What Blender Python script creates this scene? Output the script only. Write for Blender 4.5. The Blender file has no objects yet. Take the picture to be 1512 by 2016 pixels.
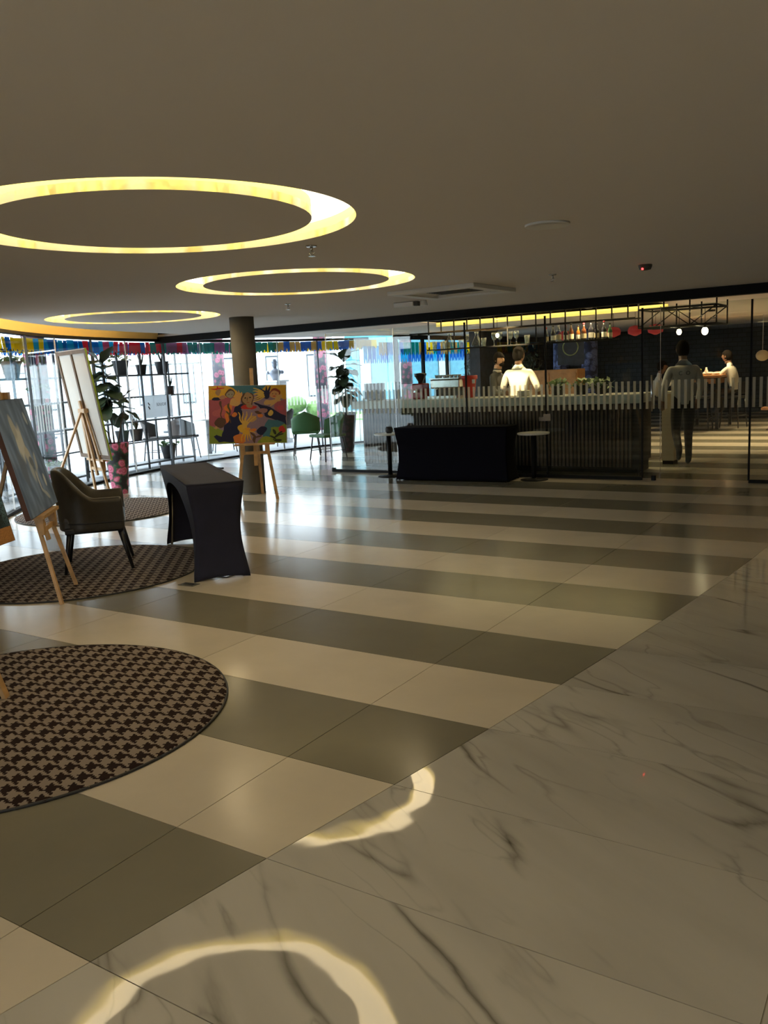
import bpy, bmesh, math, random
import numpy as np
from mathutils import Vector, Matrix, noise as mnoise
random.seed(7); np.random.seed(7)
S = bpy.context.scene
COL = S.collection
PI = math.pi
R = math.radians

# ------------------------------------------------------------------ camera
def cam_matrix(yaw, pitch, roll):
    fwd = Vector((-math.sin(yaw)*math.cos(pitch), math.cos(yaw)*math.cos(pitch), math.sin(pitch)))
    rt = Vector((math.cos(yaw), math.sin(yaw), 0)); up = rt.cross(fwd)
    r2 = rt*math.cos(roll)+up*math.sin(roll); u2 = -rt*math.sin(roll)+up*math.cos(roll)
    return Matrix((r2, u2, -fwd)).transposed()
cd = bpy.data.cameras.new('camera'); cam = bpy.data.objects.new('camera', cd); COL.objects.link(cam)
cam.matrix_world = Matrix.Translation((0, 0, 1.5)) @ cam_matrix(0.57782, -0.16322, -0.04897).to_4x4()
cd.sensor_fit = 'HORIZONTAL'; cd.sensor_width = 36; cd.lens = 36*1677.943/1512
cd.clip_start = 0.05; cd.clip_end = 300
S.camera = cam

# ------------------------------------------------------------------ world and exposure
W = bpy.data.worlds.new('overcast'); S.world = W; W.use_nodes = True
bg = W.node_tree.nodes['Background']
bg.inputs[0].default_value = (0.80, 0.92, 1.0, 1); bg.inputs[1].default_value = 7.2
S.view_settings.view_transform = 'Standard'; S.view_settings.look = 'None'
S.view_settings.gamma = 1; S.view_settings.use_curve_mapping = False
S.view_settings.exposure = 0.12
S.cycles.max_bounces = 5; S.cycles.transparent_max_bounces = 16
S.cycles.diffuse_bounces = 3; S.cycles.glossy_bounces = 3; S.cycles.transmission_bounces = 2
S.cycles.use_light_tree = False; S.cycles.use_adaptive_sampling = True; S.cycles.adaptive_threshold = 0.05
S.cycles.sample_clamp_indirect = 6.0
S.cycles.caustics_reflective = False; S.cycles.caustics_refractive = False
RING_L = 5.3          # radiance of the LED panels in the ceiling rings
RING_C = (1.0, 0.81, 0.50)

# ------------------------------------------------------------------ materials
MATS = {}
def _new(name):
    m = bpy.data.materials.new(name); m.use_nodes = True; MATS[name] = m
    nt = m.node_tree; b = nt.nodes['Principled BSDF']
    return m, nt, b
def mat(name, col, rough=0.5, metal=0.0, var=0.0, scale=8.0, bump=0.0, bscale=60.0, spec=0.5, trans=0.0, coat=0.0):
    m, nt, b = _new(name)
    b.inputs['Base Color'].default_value = (*col, 1); b.inputs['Roughness'].default_value = rough
    b.inputs['Metallic'].default_value = metal; b.inputs['Specular IOR Level'].default_value = spec
    b.inputs['Transmission Weight'].default_value = trans; b.inputs['Coat Weight'].default_value = coat
    tc = nt.nodes.new('ShaderNodeTexCoord')
    if var > 0:
        n = nt.nodes.new('ShaderNodeTexNoise'); n.inputs['Scale'].default_value = scale; n.inputs['Detail'].default_value = 4
        nt.links.new(tc.outputs['Object'], n.inputs['Vector'])
        r = nt.nodes.new('ShaderNodeValToRGB')
        r.color_ramp.elements[0].position = 0.3; r.color_ramp.elements[1].position = 0.7
        r.color_ramp.elements[0].color = (*[max(0, c*(1-var)) for c in col], 1)
        r.color_ramp.elements[1].color = (*[min(1, c*(1+var)) for c in col], 1)
        nt.links.new(n.outputs['Fac'], r.inputs['Fac']); nt.links.new(r.outputs['Color'], b.inputs['Base Color'])
    if bump > 0:
        n2 = nt.nodes.new('ShaderNodeTexNoise'); n2.inputs['Scale'].default_value = bscale; n2.inputs['Detail'].default_value = 3
        nt.links.new(tc.outputs['Object'], n2.inputs['Vector'])
        bp = nt.nodes.new('ShaderNodeBump'); bp.inputs['Strength'].default_value = bump; bp.inputs['Distance'].default_value = 0.01
        nt.links.new(n2.outputs['Fac'], bp.inputs['Height']); nt.links.new(bp.outputs['Normal'], b.inputs['Normal'])
    return m
def emit(name, col, strength):
    m, nt, b = _new(name)
    b.inputs['Base Color'].default_value = (*col, 1)
    b.inputs['Emission Color'].default_value = (*col, 1); b.inputs['Emission Strength'].default_value = strength
    return m
def glass(name, tint, refl=1.0, rough=0.0):
    m, nt, b = _new(name); nt.nodes.remove(b)
    out = nt.nodes['Material Output']
    t = nt.nodes.new('ShaderNodeBsdfTransparent'); t.inputs[0].default_value = (*tint, 1)
    g = nt.nodes.new('ShaderNodeBsdfGlossy'); g.inputs['Roughness'].default_value = rough
    # Schlick reflectance from |N.I|, the same on both faces of the pane
    geo = nt.nodes.new('ShaderNodeNewGeometry'); dt = nt.nodes.new('ShaderNodeVectorMath'); dt.operation = 'DOT_PRODUCT'
    nt.links.new(geo.outputs['Normal'], dt.inputs[0]); nt.links.new(geo.outputs['Incoming'], dt.inputs[1])
    h = NG(nt); c5 = h.math('POWER', h.math('SUBTRACT', 1.0, h.math('ABSOLUTE', dt.outputs['Value']), True), 5.0)
    fr = h.math('MULTIPLY', h.math('ADD', h.math('MULTIPLY', c5, 0.96), 0.04), refl, True)
    mx = nt.nodes.new('ShaderNodeMixShader')
    nt.links.new(fr, mx.inputs[0])
    nt.links.new(t.outputs[0], mx.inputs[1]); nt.links.new(g.outputs[0], mx.inputs[2])
    nt.links.new(mx.outputs[0], out.inputs[0]); return m
def frosted(name, col, alpha, tl=0.5):
    m, nt, b = _new(name); nt.nodes.remove(b); out = nt.nodes['Material Output']
    t = nt.nodes.new('ShaderNodeBsdfTransparent')
    d = nt.nodes.new('ShaderNodeBsdfDiffuse'); d.inputs[0].default_value = (*col, 1)
    l = nt.nodes.new('ShaderNodeBsdfTranslucent'); l.inputs[0].default_value = (*col, 1)
    m1 = nt.nodes.new('ShaderNodeMixShader'); m1.inputs[0].default_value = tl
    m2 = nt.nodes.new('ShaderNodeMixShader'); m2.inputs[0].default_value = alpha
    nt.links.new(d.outputs[0], m1.inputs[1]); nt.links.new(l.outputs[0], m1.inputs[2])
    nt.links.new(t.outputs[0], m2.inputs[1]); nt.links.new(m1.outputs[0], m2.inputs[2]); nt.links.new(m2.outputs[0], out.inputs[0])
    return m
class NG:
    """tiny node helper"""
    def __init__(s, nt): s.nt = nt
    def n(s, typ, **kw):
        x = s.nt.nodes.new(typ)
        for k, v in kw.items(): setattr(x, k, v)
        return x
    def math(s, op, a, b=None, clamp=False):
        x = s.nt.nodes.new('ShaderNodeMath'); x.operation = op; x.use_clamp = clamp
        for i, v in enumerate((a, b)):
            if v is None: continue
            if isinstance(v, (int, float)): x.inputs[i].default_value = v
            else: s.nt.links.new(v, x.inputs[i])
        return x.outputs[0]
    def mix(s, f, a, b):
        x = s.nt.nodes.new('ShaderNodeMix'); x.data_type = 'RGBA'
        for sock, v in ((x.inputs[0], f), (x.inputs[6], a), (x.inputs[7], b)):
            if isinstance(v, tuple): sock.default_value = (*v, 1)
            elif isinstance(v, (int, float)): sock.default_value = v
            else: s.nt.links.new(v, sock)
        return x.outputs[2]
    def ramp(s, f, stops):
        x = s.nt.nodes.new('ShaderNodeValToRGB'); e = x.color_ramp.elements
        while len(e) < len(stops): e.new(0.5)
        for i, (p, c) in enumerate(stops): e[i].position = p; e[i].color = (*c, 1)
        s.nt.links.new(f, x.inputs[0]); return x.outputs[0]

def tile_mat(name, col):
    m, nt, b = _new(name); g = NG(nt)
    geo = g.n('ShaderNodeNewGeometry'); oi = g.n('ShaderNodeObjectInfo')
    n = g.n('ShaderNodeTexNoise'); n.inputs['Scale'].default_value = 2.2; n.inputs['Detail'].default_value = 6; n.inputs['Roughness'].default_value = 0.6
    nt.links.new(geo.outputs['Position'], n.inputs['Vector'])
    v = g.math('ADD', g.math('MULTIPLY', n.outputs['Fac'], 0.30), g.math('MULTIPLY', oi.outputs['Random'], 0.10))
    v = g.math('ADD', v, 0.80)
    mx = g.n('ShaderNodeVectorMath', operation='SCALE'); mx.inputs[0].default_value = col
    nt.links.new(v, mx.inputs['Scale']); nt.links.new(mx.outputs[0], b.inputs['Base Color'])
    b.inputs['Roughness'].default_value = 0.17; b.inputs['Specular IOR Level'].default_value = 0.12
    return m
tile_mat('tile_light', (0.57, 0.52, 0.44)); tile_mat('tile_dark', (0.195, 0.185, 0.145))

VEIN = -30.0
def marble_mat():
    m, nt, b = _new('marble'); g = NG(nt)
    geo = g.n('ShaderNodeNewGeometry'); oi = g.n('ShaderNodeObjectInfo')
    off = g.math('MULTIPLY', oi.outputs['Random'], 37.0)
    cmb = g.n('ShaderNodeCombineXYZ'); nt.links.new(off, cmb.inputs[2]); nt.links.new(off, cmb.inputs[0])
    mp = g.n('ShaderNodeMapping'); mp.vector_type = 'TEXTURE'; mp.inputs['Rotation'].default_value = (0, 0, R(VEIN)); mp.inputs['Scale'].default_value = (1/0.5, 1/2.1, 1)
    nt.links.new(geo.outputs['Position'], mp.inputs[0])
    ad = g.n('ShaderNodeVectorMath', operation='ADD'); nt.links.new(mp.outputs[0], ad.inputs[0]); nt.links.new(cmb.outputs[0], ad.inputs[1])
    wob = g.n('ShaderNodeTexNoise'); wob.inputs['Scale'].default_value = 2.5; wob.inputs['Detail'].default_value = 5
    nt.links.new(ad.outputs[0], wob.inputs['Vector'])
    ad2 = g.n('ShaderNodeVectorMath', operation='ADD'); sc = g.n('ShaderNodeVectorMath', operation='SCALE'); sc.inputs['Scale'].default_value = 0.24
    nt.links.new(wob.outputs['Color'], sc.inputs[0]); nt.links.new(ad.outputs[0], ad2.inputs[0]); nt.links.new(sc.outputs[0], ad2.inputs[1])
    def veins(scale, width):
        n = g.n('ShaderNodeTexNoise'); n.inputs['Scale'].default_value = scale; n.inputs['Detail'].default_value = 2.5; n.inputs['Roughness'].default_value = 0.45
        nt.links.new(ad2.outputs[0], n.inputs['Vector'])
        d = g.math('ABSOLUTE', g.math('SUBTRACT', n.outputs['Fac'], 0.5))
        return g.math('SUBTRACT', 1.0, g.math('DIVIDE', d, width, True), True)
    v1 = veins(0.9, 0.022); v2 = veins(1.9, 0.018)
    msk = g.n('ShaderNodeTexNoise'); msk.inputs['Scale'].default_value = 2.3; msk.inputs['Detail'].default_value = 3
    nt.links.new(ad.outputs[0], msk.inputs['Vector'])
    mk = g.math('MULTIPLY', g.math('SUBTRACT', msk.outputs['Fac'], 0.40), 5.0, True)
    v = g.math('ADD', g.math('MULTIPLY', g.math('MULTIPLY', v1, v1), 0.85), g.math('MULTIPLY', g.math('MULTIPLY', v2, v2), 0.35))
    v = g.math('MULTIPLY', v, mk, True)
    cl = g.n('ShaderNodeTexNoise'); cl.inputs['Scale'].default_value = 1.6; cl.inputs['Detail'].default_value = 5
    nt.links.new(ad.outputs[0], cl.inputs['Vector'])
    base = g.ramp(cl.outputs['Fac'], [(0.3, (0.42, 0.41, 0.38)), (0.55, (0.50, 0.49, 0.46)), (0.75, (0.53, 0.52, 0.49))])
    colr = g.mix(v, base, (0.09, 0.085, 0.07))
    nt.links.new(colr, b.inputs['Base Color'])
    b.inputs['Roughness'].default_value = 0.035
    w = g.n('ShaderNodeTexNoise'); w.inputs['Scale'].default_value = 4.5; w.inputs['Detail'].default_value = 1
    nt.links.new(geo.outputs['Position'], w.inputs['Vector'])
    bp = g.n('ShaderNodeBump'); bp.inputs['Strength'].default_value = 0.06; bp.inputs['Distance'].default_value = 0.02
    nt.links.new(w.outputs['Fac'], bp.inputs['Height']); nt.links.new(bp.outputs['Normal'], b.inputs['Normal'])
marble_mat()

def stripes_mat():      # the floor beyond the built tiles
    m, nt, b = _new('floor_stripes'); g = NG(nt)
    geo = g.n('ShaderNodeNewGeometry'); sp = g.n('ShaderNodeSeparateXYZ'); nt.links.new(geo.outputs['Position'], sp.inputs[0])
    k = g.math('FLOOR', g.math('DIVIDE', g.math('SUBTRACT', sp.outputs[1], 0.05), 0.6))
    odd = g.math('FLOORED_MODULO', k, 2.0)
    nt.links.new(g.mix(odd, (0.195, 0.185, 0.145), (0.57, 0.52, 0.44)), b.inputs['Base Color'])
    b.inputs['Roughness'].default_value = 0.22
stripes_mat()

def houndstooth(name, dark, light, ang, thread):
    m, nt, b = _new(name); g = NG(nt)
    tc = g.n('ShaderNodeTexCoord'); mp = g.n('ShaderNodeMapping'); mp.inputs['Rotation'].default_value = (0, 0, ang); mp.inputs['Scale'].default_value = (1/thread, 1/thread, 1)
    nz = g.n('ShaderNodeTexNoise'); nz.inputs['Scale'].default_value = 120; nt.links.new(tc.outputs['Object'], nz.inputs['Vector'])
    s = g.n('ShaderNodeVectorMath', operation='SCALE'); s.inputs['Scale'].default_value = 0.010
    a = g.n('ShaderNodeVectorMath', operation='ADD')
    nt.links.new(nz.outputs['Color'], s.inputs[0]); nt.links.new(tc.outputs['Object'], a.inputs[0]); nt.links.new(s.outputs[0], a.inputs[1])
    nt.links.new(a.outputs[0], mp.inputs[0]); sp = g.n('ShaderNodeSeparateXYZ'); nt.links.new(mp.outputs[0], sp.inputs[0])
    fx = g.math('FLOOR', sp.outputs[0]); fy = g.math('FLOOR', sp.outputs[1])
    wa = g.math('LESS_THAN', g.math('FLOORED_MODULO', fx, 8.0), 3.99); we = g.math('LESS_THAN', g.math('FLOORED_MODULO', fy, 8.0), 3.99)
    t = g.math('LESS_THAN', g.math('FLOORED_MODULO', g.math('ADD', fx, fy), 4.0), 1.99)
    f = g.math('ADD', g.math('MULTIPLY', t, wa), g.math('MULTIPLY', g.math('SUBTRACT', 1.0, t), we))
    nt.links.new(g.mix(f, light, dark), b.inputs['Base Color'])
    b.inputs['Roughness'].default_value = 0.95; b.inputs['Specular IOR Level'].default_value = 0.1
    n2 = g.n('ShaderNodeTexNoise'); n2.inputs['Scale'].default_value = 400; nt.links.new(tc.outputs['Object'], n2.inputs['Vector'])
    bp = g.n('ShaderNodeBump'); bp.inputs['Strength'].default_value = 0.6; bp.inputs['Distance'].default_value = 0.004
    nt.links.new(n2.outputs['Fac'], bp.inputs['Height']); nt.links.new(bp.outputs['Normal'], b.inputs['Normal'])
houndstooth('houndstooth', (0.022, 0.012, 0.011), (0.27, 0.225, 0.19), R(-30), 0.0108)

def roses(name, ground, p1, p2, scale, leaf=(0.03, 0.10, 0.05)):
    m, nt, b = _new(name); g = NG(nt)
    tc = g.n('ShaderNodeTexCoord')
    nz = g.n('ShaderNodeTexNoise'); nz.inputs['Scale'].default_value = scale*2.2; nz.inputs['Detail'].default_value = 2; nt.links.new(tc.outputs['Object'], nz.inputs['Vector'])
    s = g.n('ShaderNodeVectorMath', operation='SCALE'); s.inputs['Scale'].default_value = 0.45/scale
    a = g.n('ShaderNodeVectorMath', operation='ADD'); nt.links.new(nz.outputs['Color'], s.inputs[0])
    nt.links.new(tc.outputs['Object'], a.inputs[0]); nt.links.new(s.outputs[0], a.inputs[1])
    v = g.n('ShaderNodeTexVoronoi'); v.inputs['Scale'].default_value = scale; v.inputs['Randomness'].default_value = 0.75
    nt.links.new(a.outputs[0], v.inputs['Vector'])
    c = g.ramp(v.outputs['Distance'], [(0.0, p2), (0.13, p1), (0.22, p2), (0.36, p1), (0.49, tuple(x*0.8 for x in p2)), (0.55, leaf), (0.66, ground)])
    nt.links.new(c, b.inputs['Base Color']); b.inputs['Roughness'].default_value = 0.6
roses('rose_fabric', (0.012, 0.010, 0.012), (0.62, 0.18, 0.28), (0.36, 0.04, 0.09), 9.0)
roses('rose_fabric_pillar', (0.045, 0.04, 0.055), (0.26, 0.10, 0.14), (0.16, 0.04, 0.07), 7.0, (0.05, 0.08, 0.07))
roses('rose_fabric_faded', (0.15, 0.12, 0.12), (0.26, 0.13, 0.12), (0.19, 0.07, 0.07), 8.0, (0.08, 0.15, 0.13))
roses('blue_fabric', (0.05, 0.06, 0.14), (0.35, 0.42, 0.75), (0.12, 0.16, 0.45), 7.0, (0.25, 0.3, 0.6))

mat('ceiling_paint', (0.87, 0.82, 0.78), 0.9, bump=0.05, bscale=200)
mat('wall_paint', (0.34, 0.29, 0.23), 0.9)
mat('dark_wall', (0.05, 0.06, 0.075), 0.8, var=0.3)
mat('maroon_wall', (0.10, 0.02, 0.02), 0.7)
mat('black_metal', (0.010, 0.010, 0.011), 0.6, spec=0.15)
mat('rack_metal', (0.05, 0.06, 0.07), 0.5)
mat('grout', (0.22, 0.20, 0.16), 0.8)
mat('cove_paint', (0.95, 0.87, 0.33), 0.8)
mat('fascia_paint', (0.90, 0.72, 0.34), 0.7)
mat('column_paint', (0.14, 0.125, 0.10), 0.75, var=0.12, scale=5, bump=0.1)
mat('pine', (0.60, 0.37, 0.17), 0.5, var=0.22, scale=14, bump=0.05)
mat('orange_wood', (0.52, 0.25, 0.08), 0.5, var=0.2, scale=10)
mat('canvas_white', (0.78, 0.74, 0.66), 0.9, bump=0.1, bscale=300)
mat('stretcher_wood', (0.16, 0.10, 0.055), 0.7, var=0.2)
mat('canvas_edge_brown', (0.10, 0.045, 0.035), 0.7, var=0.3)
mat('leather', (0.050, 0.043, 0.034), 0.42, var=0.12, scale=20, bump=0.12, bscale=180)
mat('chair_black', (0.012, 0.012, 0.014), 0.4)
mat('navy_cloth', (0.016, 0.017, 0.038), 0.85, var=0.1, bump=0.1, bscale=300)
mat('black_cloth', (0.004, 0.004, 0.009), 0.9, spec=0.1)
mat('white_top', (0.75, 0.75, 0.72), 0.35)
mat('white_plastic', (0.90, 0.89, 0.86), 0.5)
mat('grille_dark', (0.10, 0.10, 0.095), 0.6)
mat('quartz', (0.66, 0.66, 0.58), 0.3, var=0.06, scale=30)
mat('slat_wood', (0.13, 0.085, 0.06), 0.55, var=0.3, scale=6)
mat('bar_body', (0.035, 0.03, 0.028), 0.7)
mat('red_plastic', (0.62, 0.02, 0.02), 0.35)
mat('red_enamel', (0.45, 0.015, 0.02), 0.25, coat=0.5)
mat('steel', (0.55, 0.54, 0.52), 0.25, metal=1.0)
mat('leaf_dark', (0.035, 0.060, 0.030), 0.45, var=0.35, scale=6)
mat('leaf_green', (0.10, 0.20, 0.05), 0.6, var=0.4, scale=9)
mat('herb_leaf', (0.24, 0.34, 0.16), 0.6, var=0.4, scale=9)
mat('leaf_pale', (0.36, 0.42, 0.16), 0.6, var=0.3, scale=9)
mat('stem', (0.06, 0.045, 0.03), 0.8)
mat('soil', (0.03, 0.02, 0.015), 0.95)
mat('pot_dark', (0.03, 0.03, 0.033), 0.6)
mat('basket', (0.22, 0.17, 0.12), 0.9, var=0.4, scale=30, bump=0.5, bscale=80)
mat('terrace', (0.30, 0.315, 0.34), 0.7, var=0.06, scale=1.5)
mat('lawn', (0.22, 0.45, 0.12), 0.9, var=0.3, scale=3)
mat('chair_fabric', (0.10, 0.09, 0.085), 0.9)
mat('chair_green', (0.045, 0.14, 0.05), 0.6)
mat('bust_metal', (0.30, 0.32, 0.37), 0.4, metal=0.6)
mat('white_wall', (0.80, 0.80, 0.80), 0.8)
mat('far_glass', (0.42, 0.55, 0.64), 0.15)
mat('parasol_cloth', (0.50, 0.50, 0.46), 0.8)
mat('skin', (0.50, 0.29, 0.19), 0.55)
mat('skin_dark', (0.26, 0.14, 0.09), 0.55)
mat('hair_dark', (0.010, 0.008, 0.007), 0.9, bump=0.4, bscale=120, spec=0.08)
mat('shirt_white', (0.78, 0.76, 0.70), 0.85, bump=0.25, bscale=25)
mat('shirt_grey', (0.40, 0.38, 0.36), 0.85, bump=0.2, bscale=25)
mat('jacket_grey', (0.55, 0.53, 0.50), 0.85, bump=0.2, bscale=25)
mat('shirt_dark', (0.035, 0.037, 0.040), 0.85)
mat('shirt_red', (0.16, 0.02, 0.02), 0.85)
mat('trousers_dark', (0.025, 0.025, 0.030), 0.85)
mat('shoe_black', (0.012, 0.012, 0.012), 0.3)
mat('lime', (0.35, 0.48, 0.05), 0.6, var=0.3)
mat('table_wood', (0.42, 0.18, 0.06), 0.4, var=0.2)
mat('beige_panel', (0.62, 0.50, 0.32), 0.5)
mat('paper', (0.85, 0.83, 0.78), 0.7)
mat('ink', (0.10, 0.12, 0.15), 0.7)
mat('amber_glass', (0.30, 0.11, 0.02), 0.1, coat=0.3)
mat('brown_glass', (0.09, 0.03, 0.012), 0.1, coat=0.3)
mat('green_glass', (0.05, 0.13, 0.06), 0.1, coat=0.3)
mat('dark_glass', (0.02, 0.02, 0.03), 0.08, coat=0.3)
mat('bottle_label', (0.62, 0.52, 0.34), 0.7)
mat('tissue_red', (0.65, 0.05, 0.08), 0.7)
emit('red_led', (1, 0.02, 0.02), 12)
emit('bulb', (1.0, 0.78, 0.45), 30)
emit('ring_led', RING_C, RING_L)
emit('bar_led', (1.0, 0.78, 0.40), 3.0)
emit('fascia_led', (1.0, 0.62, 0.17), 30.0)
glass('ext_glass', (0.97, 0.985, 0.99), 1.0)
glass('bar_glass', (0.88, 0.92, 0.90), 1.25)
glass('clear_glass', (0.80, 0.84, 0.85), 2.2, 0.05)
frosted('frost', (0.80, 0.80, 0.74), 0.42, 0.70)
frosted('frost_sign', (0.86, 0.90, 0.93), 0.85)

def wallbrick_mat():
    m, nt, b = _new('painted_brick'); g = NG(nt); tc = g.n('ShaderNodeTexCoord')
    mp = g.n('ShaderNodeMapping'); mp.inputs['Rotation'].default_value = (R(90), 0, 0); nt.links.new(tc.outputs['Object'], mp.inputs[0])
    br = g.n('ShaderNodeTexBrick'); br.inputs['Scale'].default_value = 2.2
    br.inputs['Color1'].default_value = (0.075, 0.085, 0.10, 1); br.inputs['Color2'].default_value = (0.055, 0.065, 0.08, 1); br.inputs['Mortar'].default_value = (0.03, 0.035, 0.04, 1)
    nt.links.new(mp.outputs[0], br.inputs['Vector']); nt.links.new(br.outputs['Color'], b.inputs['Base Color']); b.inputs['Roughness'].default_value = 0.8
wallbrick_mat()
def attr_mat(name, rough=0.6):
    m, nt, b = _new(name); a = nt.nodes.new('ShaderNodeAttribute'); a.attribute_name = 'paint'
    nt.links.new(a.outputs['Color'], b.inputs['Base Color']); b.inputs['Roughness'].default_value = rough; b.inputs['Specular IOR Level'].default_value = 0.3
attr_mat('paint_film')

# ------------------------------------------------------------------ mesh helpers
class MB:
    def __init__(s): s.v = []; s.f = []; s.sm = []
    def add(s, vs, fs, smooth=False):
        o = len(s.v); s.v += [tuple(v) for v in vs]
        s.f += [tuple(i+o for i in f) for f in fs]; s.sm += [smooth]*len(fs); return s
    def box(s, c, d, rot=None):
        x, y, z = d[0]/2, d[1]/2, d[2]/2
        vs = [Vector((a*x, b*y, e*z)) for a in (-1, 1) for b in (-1, 1) for e in (-1, 1)]
        if rot is not None: vs = [rot @ v for v in vs]
        c = Vector(c)
        return s.add([v+c for v in vs], [(0, 1, 3, 2), (4, 6, 7, 5), (0, 4, 5, 1), (2, 3, 7, 6), (0, 2, 6, 4), (1, 5, 7, 3)])
    def bar(s, a, b, w, h, up=(0, 0, 1)):
        """square-section bar from a to b"""
        a, b = Vector(a), Vector(b); d = (b-a); L = d.length; d.normalize(); u = Vector(up)
        if abs(d.dot(u)) > 0.98: u = Vector((0, 1, 0))
        sd = d.cross(u).normalized(); u = sd.cross(d)
        vs = []
        for p in (a, b):
            for i, j in ((-1, -1), (1, -1), (1, 1), (-1, 1)): vs.append(p+sd*(i*w/2)+u*(j*h/2))
        return s.add(vs, [(0, 1, 2, 3), (7, 6, 5, 4), (0, 4, 5, 1), (1, 5, 6, 2), (2, 6, 7, 3), (3, 7, 4, 0)])
    def tube(s, pts, rad, n=10, caps=True):
        pts = [Vector(p) for p in pts]
        if isinstance(rad, (int, float)): rad = [rad]*len(pts)
        vs = []; ref = None
        for i, p in enumerate(pts):
            d = (pts[min(i+1, len(pts)-1)]-pts[max(i-1, 0)]).normalized()
            if ref is None: ref = Vector((1, 0, 0)) if abs(d.x) < 0.9 else Vector((0, 1, 0))
            a = d.cross(ref).normalized(); b2 = a.cross(d).normalized(); ref = b2
            for k in range(n):
                t = 2*PI*k/n; vs.append(p+(a*math.cos(t)+b2*math.sin(t))*rad[i])
        fs = [(i*n+k, i*n+(k+1) % n, (i+1)*n+(k+1) % n, (i+1)*n+k) for i in range(len(pts)-1) for k in range(n)]
        s.add(vs, fs, True)
        if caps:
            o = len(s.v)-len(vs)
            s.f += [tuple(o+k for k in range(n))[::-1], tuple(o+(len(pts)-1)*n+k for k in range(n))]; s.sm += [False, False]
        return s
    def lathe(s, prof, n=28, c=(0, 0, 0), cap=True, sx=1, sy=1):
        vs = []
        for r, z in prof:
            for k in range(n): t = 2*PI*k/n; vs.append((c[0]+r*math.cos(t)*sx, c[1]+r*math.sin(t)*sy, c[2]+z))
        fs = [(i*n+k, i*n+(k+1) % n, (i+1)*n+(k+1) % n, (i+1)*n+k) for i in range(len(prof)-1) for k in range(n)]
        s.add(vs, fs, True)
        if cap:
            o = len(s.v)-len(vs)
            s.f += [tuple(o+k for k in range(n))[::-1], tuple(o+(len(prof)-1)*n+k for k in range(n))]; s.sm += [False, False]
        return s
    def prism(s, poly, z0, z1):
        n = len(poly); vs = [(x, y, z0) for x, y in poly]+[(x, y, z1) for x, y in poly]
        return s.add(vs, [tuple(range(n))[::-1], tuple(range(n, 2*n))]+[(i, (i+1) % n, n+(i+1) % n, n+i) for i in range(n)])
    def ell(s, c, r, n=14, m=9, rot=None):
        c = Vector(c); vs = []
        for i in range(m+1):
            a = PI*i/m
            for k in range(n):
                t = 2*PI*k/n; v = Vector((r[0]*math.sin(a)*math.cos(t), r[1]*math.sin(a)*math.sin(t), r[2]*math.cos(a)))
                if rot is not None: v = rot @ v
                vs.append(c+v)
        fs = [(i*n+k, (i+1)*n+k, (i+1)*n+(k+1) % n, i*n+(k+1) % n) for i in range(m) for k in range(n)]
        return s.add(vs, fs, True)
    def grid(s, fn, nu, nv, smooth=True):
        vs = [fn(i/nu, j/nv) for j in range(nv+1) for i in range(nu+1)]
        fs = [(j*(nu+1)+i, j*(nu+1)+i+1, (j+1)*(nu+1)+i+1, (j+1)*(nu+1)+i) for j in range(nv) for i in range(nu)]
        return s.add(vs, fs, smooth)
    def mesh(s, name, m):
        me = bpy.data.meshes.new(name); me.from_pydata(s.v, [], s.f)
        me.polygons.foreach_set('use_smooth', s.sm); me.materials.append(MATS[m] if isinstance(m, str) else m); me.update()
        return me
    def build(s, name, m, parent=None, loc=None, bevel=0.0, solid=0.0):
        o = bpy.data.objects.new(name, s.mesh(name, m)); COL.objects.link(o)
        if parent is not None: o.parent = parent
        if loc is not None: o.location = loc
        if solid:
            d = o.modifiers.new('solid', 'SOLIDIFY'); d.thickness = solid; d.offset = 0
        if bevel:
            d = o.modifiers.new('bevel', 'BEVEL'); d.width = bevel; d.segments = 2; d.limit_method = 'ANGLE'
        return o
def tag(o, label=None, cat=None, group=None, kind=None):
    if label: o['label'] = label
    if cat: o['category'] = cat
    if group: o['group'] = group
    if kind: o['kind'] = kind
    return o
def thing(name, label, cat, loc=(0, 0, 0), rz=0.0, group=None):
    o = bpy.data.objects.new(name, None); COL.objects.link(o); o.location = loc; o.rotation_euler = (0, 0, rz)
    o.empty_display_size = 0.1
    return tag(o, label, cat, group)
def inst(name, me, parent=None, loc=(0, 0, 0), rot=(0, 0, 0), scale=(1, 1, 1)):
    o = bpy.data.objects.new(name, me); COL.objects.link(o); o.parent = parent; o.location = loc; o.rotation_euler = rot; o.scale = scale
    return o
def copy_tree(o, parent=None):
    c = o.copy(); COL.objects.link(c); c.parent = parent
    for ch in list(o.children): copy_tree(ch, c)
    return c
def text_obj(name, body, size, m, parent, loc, rot, extrude=0.0006, scale=(1, 1, 1)):
    cu = bpy.data.curves.new(name, 'FONT'); cu.body = body; cu.size = size; cu.extrude = extrude; cu.align_x = 'CENTER'; cu.align_y = 'CENTER'
    t = bpy.data.objects.new(name, cu); COL.objects.link(t)
    me = bpy.data.meshes.new_from_object(t.evaluated_get(bpy.context.evaluated_depsgraph_get()))
    bpy.data.objects.remove(t); me.materials.clear(); me.materials.append(MATS[m])
    return inst(name, me, parent, loc, rot, scale)
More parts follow.
